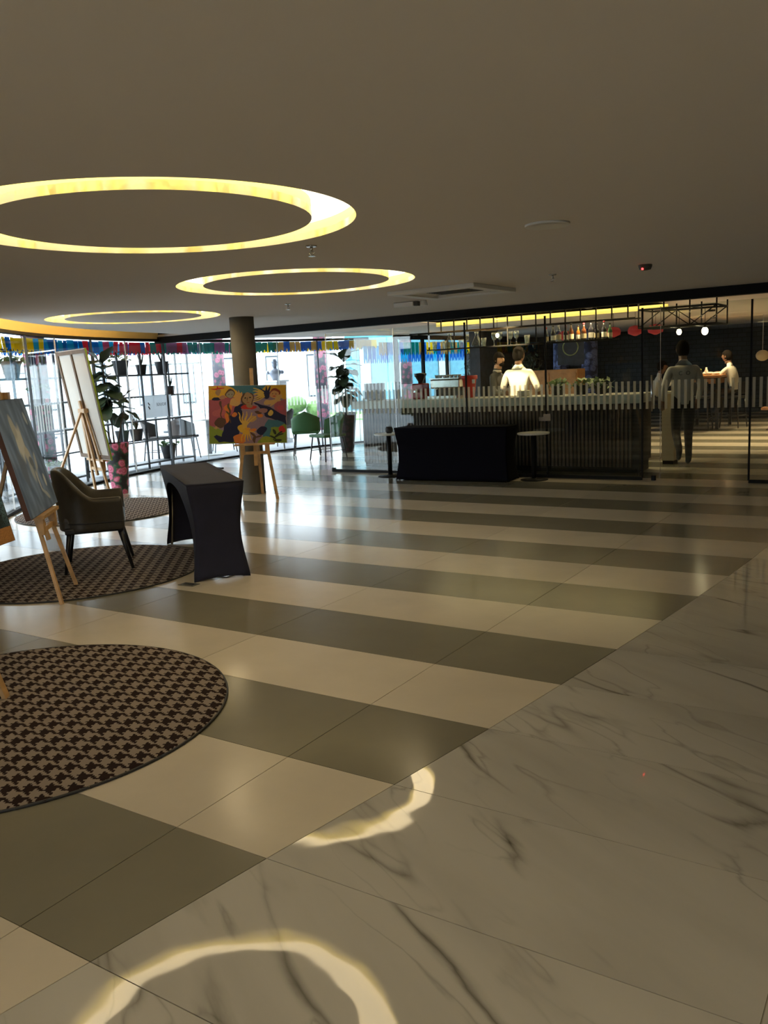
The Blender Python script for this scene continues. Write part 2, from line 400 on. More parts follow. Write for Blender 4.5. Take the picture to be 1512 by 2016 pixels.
def filled(name, outlines, z0, z1, m, kind='structure'):
    """flat slab with holes from closed 2-D outlines (even-odd fill)"""
    cu = bpy.data.curves.new(name, 'CURVE'); cu.dimensions = '2D'; cu.fill_mode = 'BOTH'; cu.extrude = (z1-z0)/2
    for pts in outlines:
        sp = cu.splines.new('POLY'); sp.points.add(len(pts)-1); sp.use_cyclic_u = True
        for p, q in zip(sp.points, pts): p.co = (q[0], q[1], 0, 1)
    t = bpy.data.objects.new(name, cu); COL.objects.link(t); bpy.context.view_layer.update()
    me = bpy.data.meshes.new_from_object(t.evaluated_get(bpy.context.evaluated_depsgraph_get()))
    bpy.data.objects.remove(t); me.materials.clear(); me.materials.append(MATS[m])
    o = inst(name, me, None, (0, 0, (z0+z1)/2)); return tag(o, kind=kind)
def circle(c, r, n=96): return [(c[0]+r*math.cos(2*PI*k/n), c[1]+r*math.sin(2*PI*k/n)) for k in range(n)]

# ------------------------------------------------------------------ key dimensions
ZC = 2.27                       # ceiling of the hall
YP = 10.66                      # plane of the glass partition
EC = (-3.279, 11.445); ER = 8.125   # curved outer glazing
def epos(deg, r=ER): a = R(deg); return (EC[0]+r*math.cos(a), EC[1]+r*math.sin(a))
BORDER = [(-2.2, -1.5), (-1.98, 0.2), (-1.85, 1.014), (-1.81, 1.251), (-1.714, 1.844), (-1.612, 2.441), (-1.518, 3.028), (-1.433, 3.621), (-1.357, 4.207), (-1.28, 4.811),
          (-1.215, 5.374), (-1.148, 5.999), (-1.098, 6.588), (-1.061, 7.13), (-1.0, 8.4), (-0.93, 10.9)]
def border(y): return float(np.interp(y, [b[1] for b in BORDER], [b[0] for b in BORDER]))
def glass_x(y):
    d = ER*ER-(y-EC[1])**2
    return EC[0]-math.sqrt(d) if d > 0 and y > 4.3 else -7.0

# ------------------------------------------------------------------ floor with its tiles
fl = MB().prism([(7, -6), (7, 24), (-9.9, 24), (-10.2, 15.6)]+[epos(a) for a in range(150, 242, 4)]+[(-7.0, 4.2), (-7, -6)], -0.15, -0.006)
floor = tag(fl.build('floor', 'floor_stripes'), kind='structure')
X0, Y0, G = -2.113, 0.05, 0.0016
def tile(poly, m, name):
    MB().prism(poly, -0.010, 0.0).build(name, m, floor)
for k in range(-2, 18):
    ya, yb = Y0+0.6*k+G, Y0+0.6*k+0.6-G
    m = 'tile_light' if k % 2 else 'tile_dark'
    for j in range(-2, 9):
        xr, xl = X0-1.2*j-G, X0-1.2*(j+1)+G
        ra, rb = min(xr, border(ya)-G), min(xr, border(yb)-G)
        la, lb = max(xl, glass_x(ya)+0.03), max(xl, glass_x(yb)+0.03)
        if ra-la < 0.02 and rb-lb < 0.02: continue
        ra, rb = max(ra, la+0.001), max(rb, lb+0.001)
        tile([(la, ya), (ra, ya), (rb, yb), (lb, yb)], m, 'floor_tile')
    xs = [-0.268+1.8*i for i in range(-1, 4)]
    for j in range(len(xs)-1):
        xl, xr = xs[j]+G, xs[j+1]-G
        la, lb = max(xl, border(ya)+G), max(xl, border(yb)+G)
        if j == 0: la, lb = border(ya)+G, border(yb)+G
        if xr-la < 0.05: continue
        tile([(la, ya), (xr, ya), (xr, yb), (lb, yb)], 'marble', 'marble_tile')

# ------------------------------------------------------------------ ceiling with ring slots
RINGS = [((-3.28, 3.08), 'largest glowing ceiling ring, nearest to the camera and cut by the left edge'),
         ((-4.60, 5.88), 'glowing ceiling ring in the middle, left of the square air conditioner'),
         ((-8.03, 7.12), 'smallest-looking glowing ceiling ring, above the potted fiddle-leaf fig'),
         ((-0.4, 0.1), 'unseen glowing ceiling ring added directly overhead to light the foreground'),  # this ring and those below are added unseen to light the foreground
         ((-2.9, -2.4), 'unseen glowing ceiling ring added behind the viewer to light the striped floor'),
         ((1.9, -2.5), 'unseen glowing ceiling ring added behind the viewer to light the marble and ceiling')]
RO, RI = 1.0, 0.78
EDGE = [(-10.62, 10.5), (-10.50, 10.1), (-10.36, 9.5), (-10.2, 8.87), (-9.88, 7.9), (-9.4, 6.97), (-9.03, 6.35), (-8.6, 5.75), (-7.8, 4.85), (-7.0, 4.2)]
outl = [[(7, -6), (7, 10.5)]+EDGE+[(-7.0, -6)]]
for c, _ in RINGS: outl += [circle(c, RO), circle(c, RI)]
filled('ceiling', outl, ZC, ZC+0.04, 'ceiling_paint')
for i, (c, lab) in enumerate(RINGS):
    t = thing('ring_light', lab, 'ceiling light', (c[0], c[1], ZC), 0, 'round cove lights in the hall ceiling')
    D = 0.085
    MB().lathe([(RO, 0.0), (RO, D)], 96, cap=False).build('outer_wall', 'cove_paint', t)
    MB().lathe([(RI, 0.0), (RI, D)], 96, cap=False).build('inner_wall', 'cove_paint', t)
    MB().lathe([(RI, D), (RO, D)], 96, cap=False).build('light_panel', 'ring_led', t)
# roof above the hall and the cove along the curved glazing
roof = [(7.3, -6.3), (7.3, 24.3), (-10.2, 24.3), (-10.5, 15.8)]+[epos(a, ER+2.4) for a in range(146, 236, 4)]+[(-7.3, 4.2), (-7.3, -6.3)]
tag(MB().prism(roof, 2.62, 2.85).build('ceiling_roof_slab', 'ceiling_paint'), kind='structure')
def curved(r, a0, a1, z0, z1, th, step=3.0):
    mb = MB(); n = max(2, int(abs(a1-a0)/step)); P = [a0+(a1-a0)*i/n for i in range(n+1)]
    inn = [epos(a, r) for a in P]; out = [epos(a, r+th) for a in P]
    vs = [(x, y, z0) for x, y in inn]+[(x, y, z0) for x, y in out]+[(x, y, z1) for x, y in inn]+[(x, y, z1) for x, y in out]; q = n+1
    fs = []
    for i in range(n): fs += [(i, i+1, q+i+1, q+i), (2*q+i, 3*q+i, 3*q+i+1, 2*q+i+1), (i, 2*q+i, 2*q+i+1, i+1), (q+i, q+i+1, 3*q+i+1, 3*q+i)]
    fs += [(0, q, 3*q, 2*q), (n, 2*q+n, 3*q+n, q+n)]
    return mb.add(vs, fs)
AP = 180+math.degrees(math.asin((EC[1]-10.6)/ER))   # angle where the partition line meets the curve
tag(curved(ER-0.02, AP, 243, 2.235, 2.62, 0.06).build('trim_1', 'fascia_paint'), kind='structure')
tag(curved(ER-0.06, 150, 243, 2.195, 2.235, 0.11).build('trim_2', 'black_metal'), kind='structure')
tag(curved(ER-0.04, 150, 243, 0.0, 0.035, 0.08).build('trim_3', 'black_metal'), kind='structure')
led = MB(); led.tube([(x+0.05, y+0.0, ZC+0.075) for x, y in EDGE[2:]], 0.015, 6)
tag(led.build('cove_light_strip', 'fascia_led'), 'hidden warm light strip along the curved edge of the ceiling above the outer windows', 'light strip')
# ceiling edge lip and closing panel at the partition
tag(MB().box((-2.3, 10.56, 2.45), (18.5, 0.06, 0.34)).build('trim_4', 'black_metal'), kind='structure')

# ------------------------------------------------------------------ walls behind and beside the camera
tag(MB().box((7.1, 9, 1.3), (0.2, 30, 2.9)).build('wall_right', 'wall_paint'), kind='structure')
wb = MB(); wb.box((-5.1, -6.1, 1.3), (4.2, 0.2, 2.9)); wb.box((3.5, -6.1, 1.3), (7.4, 0.2, 2.9)); wb.box((-1.6, -6.1, 2.45), (2.8, 0.2, 0.6))
tag(wb.build('wall_back', 'wall_paint'), kind='structure')
for i in range(2):  # added glazed opening, unseen, letting daylight onto the foreground and ceiling
    w = bpy.data.objects.new('window_%d' % (50+i), None); COL.objects.link(w); w.location = (-2.3+1.4*i, -6.1, 0); w['kind'] = 'structure'
    MB().box((0, 0, 1.07), (1.36, 0.012, 2.10)).build('pane', 'ext_glass', w); MB().box((0.69, 0, 1.07), (0.02, 0.06, 2.14)).build('mullion', 'black_metal', w)
tag(MB().box((-7.1, -0.9, 1.3), (0.2, 10.2, 2.9)).build('wall_left', 'wall_paint'), kind='structure')
tag(curved(ER, 226.3, 243.5, 0.0, 2.195, 0.12).build('wall_left_curve', 'wall_paint'), kind='structure')  # unseen; made solid instead of glazed to cut partition reflections and daylight

# ------------------------------------------------------------------ curved outer glazing
PITCH = 6.75
stripe_me = MB().box((0, 0, 0), (0.034, 0.002, 0.365)).mesh('stripe', 'frost')
a = 199.3-13.5*4+PITCH*0
angs = [199.3+PITCH*i for i in range(-8, 5)]
wn = 0
for i in range(len(angs)-1):
    p, q = Vector((*epos(angs[i]), 0)), Vector((*epos(angs[i+1]), 0)); d = q-p; L = d.length; rz = math.atan2(d.y, d.x)
    wn += 1
    w = bpy.data.objects.new('window_%d' % wn, None); COL.objects.link(w); w.location = (p+q)/2; w.rotation_euler = (0, 0, rz); w['kind'] = 'structure'
    MB().box((0, 0, 1.115), (L-0.008, 0.012, 2.16)).build('pane', 'ext_glass', w)
    if i % 2 == 0: MB().box((-L/2, 0.03, 1.115), (0.018, 0.03, 2.16)).build('mullion', 'rack_metal', w)
    else: MB().box((-L/2, 0, 1.115), (0.010, 0.016, 2.16)).build('sealant', 'white_plastic', w)
    am = (angs[i]+angs[i+1])/2
    n = int(L/0.08); 
    for s in range(n):
        x = (s-(n-1)/2)*0.08; ag = am+math.degrees(x/ER)
        if 184.4 < ag < 190.4: continue
        inst('stripe', stripe_me, w, (x, 0.0085, 1.09))
    if angs[i] < 187.4 < angs[i+1]: signwin = w
p = Vector((*epos(187.4, ER-0.012), 1.095))
sg = thing('frosted_sign', 'frosted white panel with small grey mirrored lettering on the curved glazing', 'sign', p, R(187.4-90))
MB().box((0, 0, 0), (0.70, 0.003, 0.375)).build('panel', 'frost_sign', sg)
text_obj('lettering', 'ROUGE', 0.075, 'ink', sg, (0.06, -0.004, 0.03), (R(90), 0, R(180)), 0.001, (1, 1, 1))
sl = MB(); sl.bar((-0.235, -0.004, 0.03), (-0.275, -0.004, 0.075), 0.02, 0.002, (0, 1, 0)); sl.bar((-0.235, -0.004, -0.04), (-0.275, -0.004, 0.01), 0.02, 0.002, (0, 1, 0)); sl.build('slanted_mark', 'ink', sg)
# straight glazing further on, beside the restaurant
p0, p1 = Vector((*epos(angs[0]), 0)), Vector((-10.0, 19.6, 0))
for i in range(3):
    p, q = p0.lerp(p1, i/3), p0.lerp(p1, (i+1)/3); d = q-p; L = d.length; wn += 1
    w = bpy.data.objects.new('window_%d' % wn, None); COL.objects.link(w); w.location = (p+q)/2; w.rotation_euler = (0, 0, math.atan2(d.y, d.x)); w['kind'] = 'structure'
    MB().box((0, 0, 1.115), (L-0.01, 0.012, 2.16)).build('pane', 'ext_glass', w)
    MB().box((-L/2, 0.0, 1.115), (0.06, 0.07, 2.16)).build('mullion', 'black_metal', w)
    MB().box((0, 0.0, 2.3), (L, 0.12, 0.25)).build('head_frame', 'black_metal', w)
    MB().box((0, 0.0, 0.02), (L, 0.08, 0.04)).build('sill_track', 'black_metal', w)

# ------------------------------------------------------------------ black beam and glass partition
tag(MB().box((-2.3, 10.57, 2.215), (18.2, 0.14, 0.11)).build('trim_5', 'black_metal'), kind='structure')
part = bpy.data.objects.new('wall_partition', None); COL.objects.link(part); part['kind'] = 'structure'; part.location = (0, YP, 0)
JX = [-7.86, -6.65, -5.49, -4.32, -3.06, -2.84, -1.815, -0.60, 0.7, 2.0, 3.3, 4.6, 5.9, 7.0]
for i in range(len(JX)-1):
    x0, x1 = JX[i], JX[i+1]
    MB().box(((x0+x1)/2, 0.0, 1.07), (x1-x0-0.006, 0.010, 2.08)).build('glass_pane', 'bar_glass', part)
    if i in (2, 3, 4, 6) or i > 6: MB().box((x0, 0, 1.07), (0.020, 0.022, 2.08)).build('mullion', 'black_metal', part)
    else: MB().box((x0, 0, 1.07), (0.006, 0.014, 2.08)).build('edge_strip', 'steel', part)
    if i not in (4, 5): MB().box(((x0+x1)/2, 0, 0.02), (x1-x0, 0.03, 0.04)).build('bottom_rail', 'black_metal', part)
    if i in (0, 4):
        hx = x0+0.05 if i == 0 else x1-0.09
        if i == 4:
            MB().tube([(hx, -0.05, 0.86), (hx, -0.05, 1.30)], 0.012, 10).build('door_handle', 'steel', part)
        MB().box((x0+0.02 if i == 0 else x1-0.08, 0, 0.03), (0.05, 0.04, 0.06)).build('floor_hinge', 'black_metal', part)
stripe_b = MB().box((0, 0, 0), (0.033, 0.002, 0.345)).mesh('stripe', 'frost')
for s in range(int((6.9+7.84)/0.0765)):
    inst('stripe', stripe_b, part, (-7.82+s*0.0765, -0.0075, 1.06))
lk = MB(); lk.box((-4.30, -0.02, 0.80), (0.10, 0.03, 0.09)); lk.box((-4.38, -0.02, 0.78), (0.06, 0.03, 0.05)); lk.build('door_lock', 'steel', part)
tag(MB().box((-10.75, 10.62, 0.012), (1.2, 0.05, 0.024)).build('trim_6', 'black_metal'), kind='structure')
gp = MB().box((-10.7, 10.62, 1.07), (1.0, 0.012, 2.06)); w = gp.build('window_40', 'ext_glass'); w['kind'] = 'structure'

# ------------------------------------------------------------------ bar side: ceiling, light panel, far walls
filled('ceiling_bar', [[(7, 10.5), (7, 24), (-9.9, 24), (-10.2, 15.6)]+[epos(x) for x in range(154, 186, 4)]+[(-11.3, 10.5)],
                       [(-7.2, 11.9), (-3.35, 11.9), (-3.35, 12.95), (-7.2, 12.95)]], ZC, ZC+0.04, 'ceiling_paint')
t = thing('ceiling_light_panel', 'long warm glowing panel recessed in the ceiling above the bar', 'ceiling light', (-5.275, 12.425, ZC))
MB().box((0, 0, 0.065), (3.85, 1.05, 0.01)).build('diffuser', 'bar_led', t)
fr = MB(); fr.box((0, -0.53, 0.035), (3.86, 0.01, 0.06)); fr.box((-1.93, 0, 0.035), (0.01, 1.05, 0.06)); fr.box((1.93, 0, 0.035), (0.01, 1.05, 0.06)); fr.build('frame', 'cove_paint', t)
MB().box((0, 0.54, 0.0), (3.86, 0.03, 0.14)).build('pelmet', 'cove_paint', t)
tag(MB().box((-1.5, 24.1, 1.3), (17, 0.2, 2.9)).build('wall_far', 'painted_brick'), kind='structure')
tag(MB().box((0.6, 23.9, 1.2), (7.6, 0.2, 2.2)).build('wall_far_panel', 'maroon_wall'), kind='structure')
tag(MB().box((-10.0, 21.8, 1.3), (0.16, 4.4, 2.9)).build('wall_restaurant', 'painted_brick'), kind='structure')
tag(MB().box((-8.6, 17.6, 1.15), (0.25, 0.9, 2.3)).build('wall_bar_side', 'dark_wall'), kind='structure')
# ------------------------------------------------------------------ column and ceiling fittings
col = thing('round_column', 'round dark taupe column behind the easel with the colourful painting', 'column', (-7.52, 8.42, 0))
MB().lathe([(0.155, 0), (0.155, ZC)], 40).build('shaft', 'column_paint', col)
MB().lathe([(0.158, 0), (0.158, 0.02)], 40).build('base_ring', 'grille_dark', col)

ac = thing('air_conditioner', 'square white cassette air conditioner in the ceiling above the glass partition', 'air conditioner', (-4.12, 7.77, ZC))
mb = MB(); z = -0.02
for c, d in (((0, -0.42, z), (0.95, 0.11, 0.04)), ((0, 0.42, z), (0.95, 0.11, 0.04)), ((-0.42, 0, z), (0.11, 0.73, 0.04)), ((0.42, 0, z), (0.11, 0.73, 0.04))): mb.box(c, d)
mb.build('frame', 'white_plastic', ac, bevel=0.006)
for sx, sy in ((0, -1), (0, 1), (-1, 0), (1, 0)):
    MB().box((sx*0.325, sy*0.325, -0.012), (0.10 if sx else 0.5, 0.10 if sy else 0.5, 0.008), Matrix.Rotation(R(12)*(-sy if sy else 0), 3, 'X') @ Matrix.Rotation(R(12)*(sx if sx else 0), 3, 'Y')).build('air_vane', 'white_plastic', ac)
mb = MB(); mb.box((0, 0, -0.008), (0.5, 0.5, 0.008)); mb.build('intake_grille', 'grille_dark', ac)
for i in range(9): MB().box((0, -0.2+i*0.05, -0.014), (0.48, 0.012, 0.006)).build('grille_bar', 'grille_dark', ac)

dl = thing('ceiling_speaker', 'round pale flush disc in the dark ceiling right of the rings', 'ceiling speaker', (-1.88, 4.70, ZC))
MB().lathe([(0.125, -0.012), (0.125, 0.0)], 36).build('rim', 'white_plastic', dl); MB().lathe([(0.0, -0.016), (0.10, -0.014)], 36, cap=False).build('cover', 'white_plastic', dl)
sd = thing('smoke_detector', 'small smoke detector with a red light near the black beam', 'smoke detector', (-2.09, 7.36, ZC))
MB().lathe([(0.055, 0), (0.055, -0.015), (0.045, -0.04), (0.02, -0.045)], 24).build('body', 'grille_dark', sd)
MB().ell((-0.01, -0.042, -0.035), (0.010, 0.010, 0.010), 10, 6).build('warning_light', 'red_led', sd)
em = thing('emergency_light', 'small white emergency light box under the ceiling beside the air conditioner', 'emergency light', (-5.16, 8.56, ZC))
MB().box((0, 0, -0.03), (0.26, 0.07, 0.05)).build('housing', 'white_plastic', em, bevel=0.006); MB().box((0.16, 0, -0.03), (0.05, 0.06, 0.05)).build('sensor', 'grille_dark', em)
MB().lathe([(0.03, 0), (0.045, -0.05), (0.04, -0.06)], 16, (0.24, 0.02, 0)).build('lamp_head', 'white_plastic', em)
for xy, lab in (((-3.22, 4.28), 'metal fire sprinkler under the ceiling just beyond the largest ring'), ((-5.93, 7.40), 'metal fire sprinkler under the ceiling above the column easel'), ((-2.89, 7.33), 'metal fire sprinkler under the ceiling right of the air conditioner')):
    sp = thing('sprinkler', lab, 'sprinkler', (*xy, ZC), 0, 'ceiling sprinklers')
    MB().lathe([(0.035, 0), (0.03, -0.008)], 18).build('escutcheon', 'steel', sp)
    mb = MB(); mb.tube([(0, 0, 0), (0, 0, -0.035)], 0.009, 8); mb.tube([(0, 0, -0.03), (0.018, 0, -0.045), (0, 0, -0.06)], 0.003, 6); mb.tube([(0, 0, -0.03), (-0.018, 0, -0.045), (0, 0, -0.06)], 0.003, 6); mb.build('nozzle', 'steel', sp)
    MB().lathe([(0.022, -0.060), (0.022, -0.063)], 14).build('deflector', 'steel', sp)

# ------------------------------------------------------------------ rugs
def rug(loc, lab, rz):
    t = thing('round_rug', lab, 'rug', (*loc, 0), rz, 'round houndstooth rugs')
    n = 240; rim = [1.0+random.uniform(-0.007, 0.007) for _ in range(n)]
    vs = [(0, 0, 0.013)]; fs = []
    prof = [(0.55, 0.013), (0.985, 0.013), (1.0, 0.010), (1.0, 0.001)]
    for r, z in prof:
        for k in range(n):
            rr = r*(rim[k] if r > 0.9 else 1); vs.append((rr*math.cos(2*PI*k/n), rr*math.sin(2*PI*k/n), z))
    fs += [(0, 1+k, 1+(k+1) % n) for k in range(n)]
    for i in range(3): fs += [(1+i*n+k, 1+(i+1)*n+k, 1+(i+1)*n+(k+1) % n, 1+i*n+(k+1) % n) for k in range(n)]
    MB().add(vs, fs).build('pile', 'houndstooth', t)
    mb = MB(); mb.tube([(1.002*math.cos(2*PI*k/90), 1.002*math.sin(2*PI*k/90), 0.006) for k in range(91)], 0.006, 6); mb.build('bound_edge', 'pot_dark', t)
rug((-3.575, 2.20), 'round brown and grey houndstooth rug nearest to the camera at the left edge', 0)
rug((-5.86, 4.38), 'round houndstooth rug under the dark leather armchair and the tall easel', R(9))
rug((-8.40, 6.70), 'round houndstooth rug farthest away, in front of the rose-patterned planter', R(-12))

for xy, lab in (((-4.634, 4.392), 'metal floor socket plate beside the rug edge'), ((-4.576, 4.702), 'metal floor socket plate at the foot of the draped desk')):
    t = thing('floor_socket', lab, 'floor socket', (*xy, 0), R(4), 'floor sockets by the desk')
    MB().box((0, 0, 0.002), (0.145, 0.085, 0.004)).build('plate', 'grille_dark', t, bevel=0.0015); MB().box((0, 0, 0.0045), (0.11, 0.055, 0.002)).build('lid', 'steel', t)

# ------------------------------------------------------------------ stretch-cover tables
def cover(t, L, Wd, Hh, closed=False, m='navy_cloth'):
    def zlow(d):                     # lower hem of the long side, d = distance to the nearer end
        if closed: return 0.012+0.03*math.sin(PI*min(1, d/(L/2))/1.0)*0
        return Hh*0.90*(1-math.exp(-d/0.16))*(1 if d > 0.03 else d/0.03)
    def waist(z):                    # inward pull between the flared top and the feet
        f = z/Hh; return 0.036*math.sin(PI*min(1, max(0, f)))**1.3
    mb = MB()
    mb.grid(lambda u, v: (-L/2+L*u, -Wd/2+Wd*v, Hh-0.004*(4*u*(1-u))*(4*v*(1-v))), 20, 6)
    for sgn in (-1, 1):
        def side(u, v, s=sgn):
            # ease samples towards the ends
            uu = 0.5-0.5*math.cos(PI*u); x = -L/2+L*uu; d = L/2-abs(x); lo = zlow(d); z = Hh+(lo-Hh)*v
            wst = waist(z); xe = x-math.copysign(wst*max(0, 1-d/0.35), x)*1.0 if abs(x) > 1e-6 else x
            pull = wst*1.2*(1 if closed else max(0.25, 1-d/0.5))
            return (xe, s*(Wd/2-pull), z)
        mb.grid(side, 44, 16)
        def end(u, v, s=sgn):
            z = Hh*(1-v); lo = 0.022*math.sin(PI*u) if v > 0.999 else 0; w = waist(z)
            if v > 0.999: z = lo
            return (s*(L/2-w), (u-0.5)*2*(Wd/2-w*1.2), z)
        mb.grid(end, 10, 16)
    mb.build('fitted_cover', m, t, solid=0.006)
    mb = MB()
    for k in (-1, 1): mb.tube([(-L/2, k*Wd/2, Hh+0.001), (L/2, k*Wd/2, Hh+0.001)], 0.005, 6); mb.tube([(k*L/2, -Wd/2, Hh+0.001), (k*L/2, Wd/2, Hh+0.001)], 0.005, 6)
    mb.build('top_seam', m, t)
    for sx in (-1, 1):
        for sy in (-1, 1): MB().tube([(sx*(L/2-0.03), sy*(Wd/2-0.04), 0.0), (sx*(L/2-0.09), sy*(Wd/2-0.09), Hh-0.05)], 0.011, 8).build('leg', 'steel', t)
t = thing('draped_desk', 'narrow desk under a dark navy stretch cover with arched sides', 'desk', (-5.20, 5.135, 0), R(143.5))
cover(t, 1.72, 0.425, 0.735)
t = thing('draped_table', 'long table under a dark navy stretch cover in front of the glass partition', 'table', (-5.47, 10.24, 0), R(4.0))
cover(t, 1.64, 0.42, 0.72, True, 'black_cloth')
for i, (xy, lab) in enumerate((((-6.60, 10.34), 'small white round pedestal table left of the navy draped table'), ((-4.40, 10.40), 'small white round pedestal table right of the navy draped table'))):
    t = thing('pedestal_table', lab, 'side table', (*xy, 0), 0, 'round pedestal tables by the partition')
    MB().lathe([(0.205, 0.600), (0.21, 0.606), (0.21, 0.618), (0.205, 0.622)], 40).build('table_top', 'white_top', t)
    MB().lathe([(0.032, 0.012), (0.032, 0.600)], 20).build('pole', 'black_metal', t)
    MB().lathe([(0.18, 0), (0.18, 0.008), (0.05, 0.016), (0.036, 0.03)], 36).build('base', 'black_metal', t)
t = thing('small_vase', 'small black round pot on the left pedestal table', 'pot', (-6.60, 10.36, 0.622))
MB().lathe([(0.035, 0), (0.055, 0.03), (0.055, 0.07), (0.04, 0.09)], 20).build('bowl', 'pot_dark', t); MB().lathe([(0.042, 0.085), (0.045, 0.095)], 20).build('rim', 'chair_black', t)

# ------------------------------------------------------------------ armchair
def armchair(t, m='leather', legm='chair_black'):
    n = 40; path = []
    for i in range(n+1):
        u = i/n
        # U-shaped plan: front of one arm -> round the back -> front of the other arm (facing +y)
        if u < 0.3: s = u/0.3; x, y, nx, ny = 0.285, 0.23-0.31*s, 1, 0
        elif u > 0.7: s = (1-u)/0.3; x, y, nx, ny = -0.285, 0.23-0.31*s, -1, 0
        else:
            a = (u-0.3)/0.4*PI; x, y, nx, ny = 0.285*math.cos(a), -0.08-0.20*math.sin(a), math.cos(a), -math.sin(a)
        b = min(1, max(0, (0.02-y)/0.29)); top = 0.605+0.02*(y > 0.2)*0+0.235*(b*b*(3-2*b))
        path.append((x, y, nx, ny, top))
    zb = 0.33
    def shell(u, v):
        i = min(n, int(round(u*n))); x, y, nx, ny, top = path[i]
        # v: 0..1 around the section outer bottom -> outer top -> inner top -> inner bottom
        th = 0.055; fl = 0.03
        sec = [(0, zb+0.03), (0.01, zb), (0.012, zb+0.02), (0.02, (zb+top)/2), (0.03+fl*0.5, top-0.03), (0.02+fl*0.4, top), (-0.02+fl*0.2, top), (-0.032, top-0.03), (-0.05, (zb+top)/2), (-th, zb+0.04), (-th, zb+0.03)]
        o, z = sec[int(round(v*(len(sec)-1)))]
        return (x+nx*o, y+ny*o, z)
    mb = MB(); mb.grid(shell, n, 10)
    sec_n = 11
    mb.f.append(tuple(j*(n+1) for j in range(sec_n))); mb.sm.append(False); mb.f.append(tuple(j*(n+1)+n for j in range(sec_n))[::-1]); mb.sm.append(False)
    o = mb.build('shell', m, t); sub = o.modifiers.new('sub', 'SUBSURF'); sub.levels = 1; sub.render_levels = 1
    mb = MB(); pts = []
    mb.box((0, -0.005, 0.40), (0.50, 0.47, 0.12)); o = mb.build('seat', m, t, bevel=0.035)
    mb = MB(); mb.box((0, -0.01, 0.345), (0.54, 0.45, 0.05)); mb.build('seat_base', legm, t, bevel=0.012)
    mb = MB(); mb.tube([(path[i][0]+path[i][2]*0.02, path[i][1]+path[i][3]*0.02, 0.405) for i in range(0, n+1, 2)], 0.005, 6); mb.build('piping', legm, t)
    for sx, sy, ox, oy in ((-1, 1, -0.02, 0.03), (1, 1, 0.02, 0.03), (-1, -1, -0.02, -0.05), (1, -1, 0.02, -0.05)):
        MB().tube([(sx*0.235, 0.01+sy*0.19-0.02, 0.35), (sx*0.235+ox*1.4, 0.01+sy*0.22+oy, 0.0)], [0.021, 0.012], 12).build('leg', legm, t)
    MB().box((0, -0.20, 0.315), (0.40, 0.03, 0.02)).build('cross_bar', legm, t)
t = thing('armchair', 'dark olive leather armchair with black splayed legs on the middle rug', 'chair', (-5.83, 4.56, 0.013), R(49-90))
armchair(t)

# ------------------------------------------------------------------ painted canvases
def rast(shapes, bgc, nu, nv, jitter=0.03, grain=0.0):
    U, V = np.meshgrid((np.arange(nu)+0.5)/nu, (np.arange(nv)+0.5)/nv); img = np.empty((nv, nu, 3)); img[:] = bgc
    wob = 0.006*np.sin(V*37+U*11)+0.005*np.sin(U*41-V*23)
    U2, V2 = U+wob, V+wob[::-1]
    for sh in shapes:
        k = sh[0]
        if k == 'e':
            _, cx, cy, rx, ry, c = sh[:6]; ang = R(sh[6]) if len(sh) > 6 else 0
            dx, dy = U2-cx, V2-cy; ex = dx*math.cos(ang)+dy*math.sin(ang); ey = -dx*math.sin(ang)+dy*math.cos(ang)
            msk = (ex/rx)**2+(ey/ry)**2 < 1
        elif k == 'p':
            _, P, c = sh; msk = np.zeros(U.shape, bool); j = len(P)-1
            for i in range(len(P)):
                (xi, yi), (xj, yj) = P[i], P[j]
                cr = ((yi > V2) != (yj > V2)) & (U2 < (xj-xi)*(V2-yi)/((yj-yi) or 1e-9)+xi); msk ^= cr; j = i
        elif k == 'l':
            _, x0, y0, x1, y1, w, c = sh; dx, dy = x1-x0, y1-y0; t_ = np.clip(((U2-x0)*dx+(V2-y0)*dy)/(dx*dx+dy*dy), 0, 1)
            msk = np.hypot(U2-x0-t_*dx, V2-y0-t_*dy) < w*(1-0.7*t_)
        img[msk] = c
    img *= 1+jitter*np.random.randn(nv, nu, 1)
    return np.clip(img, 0, 1)
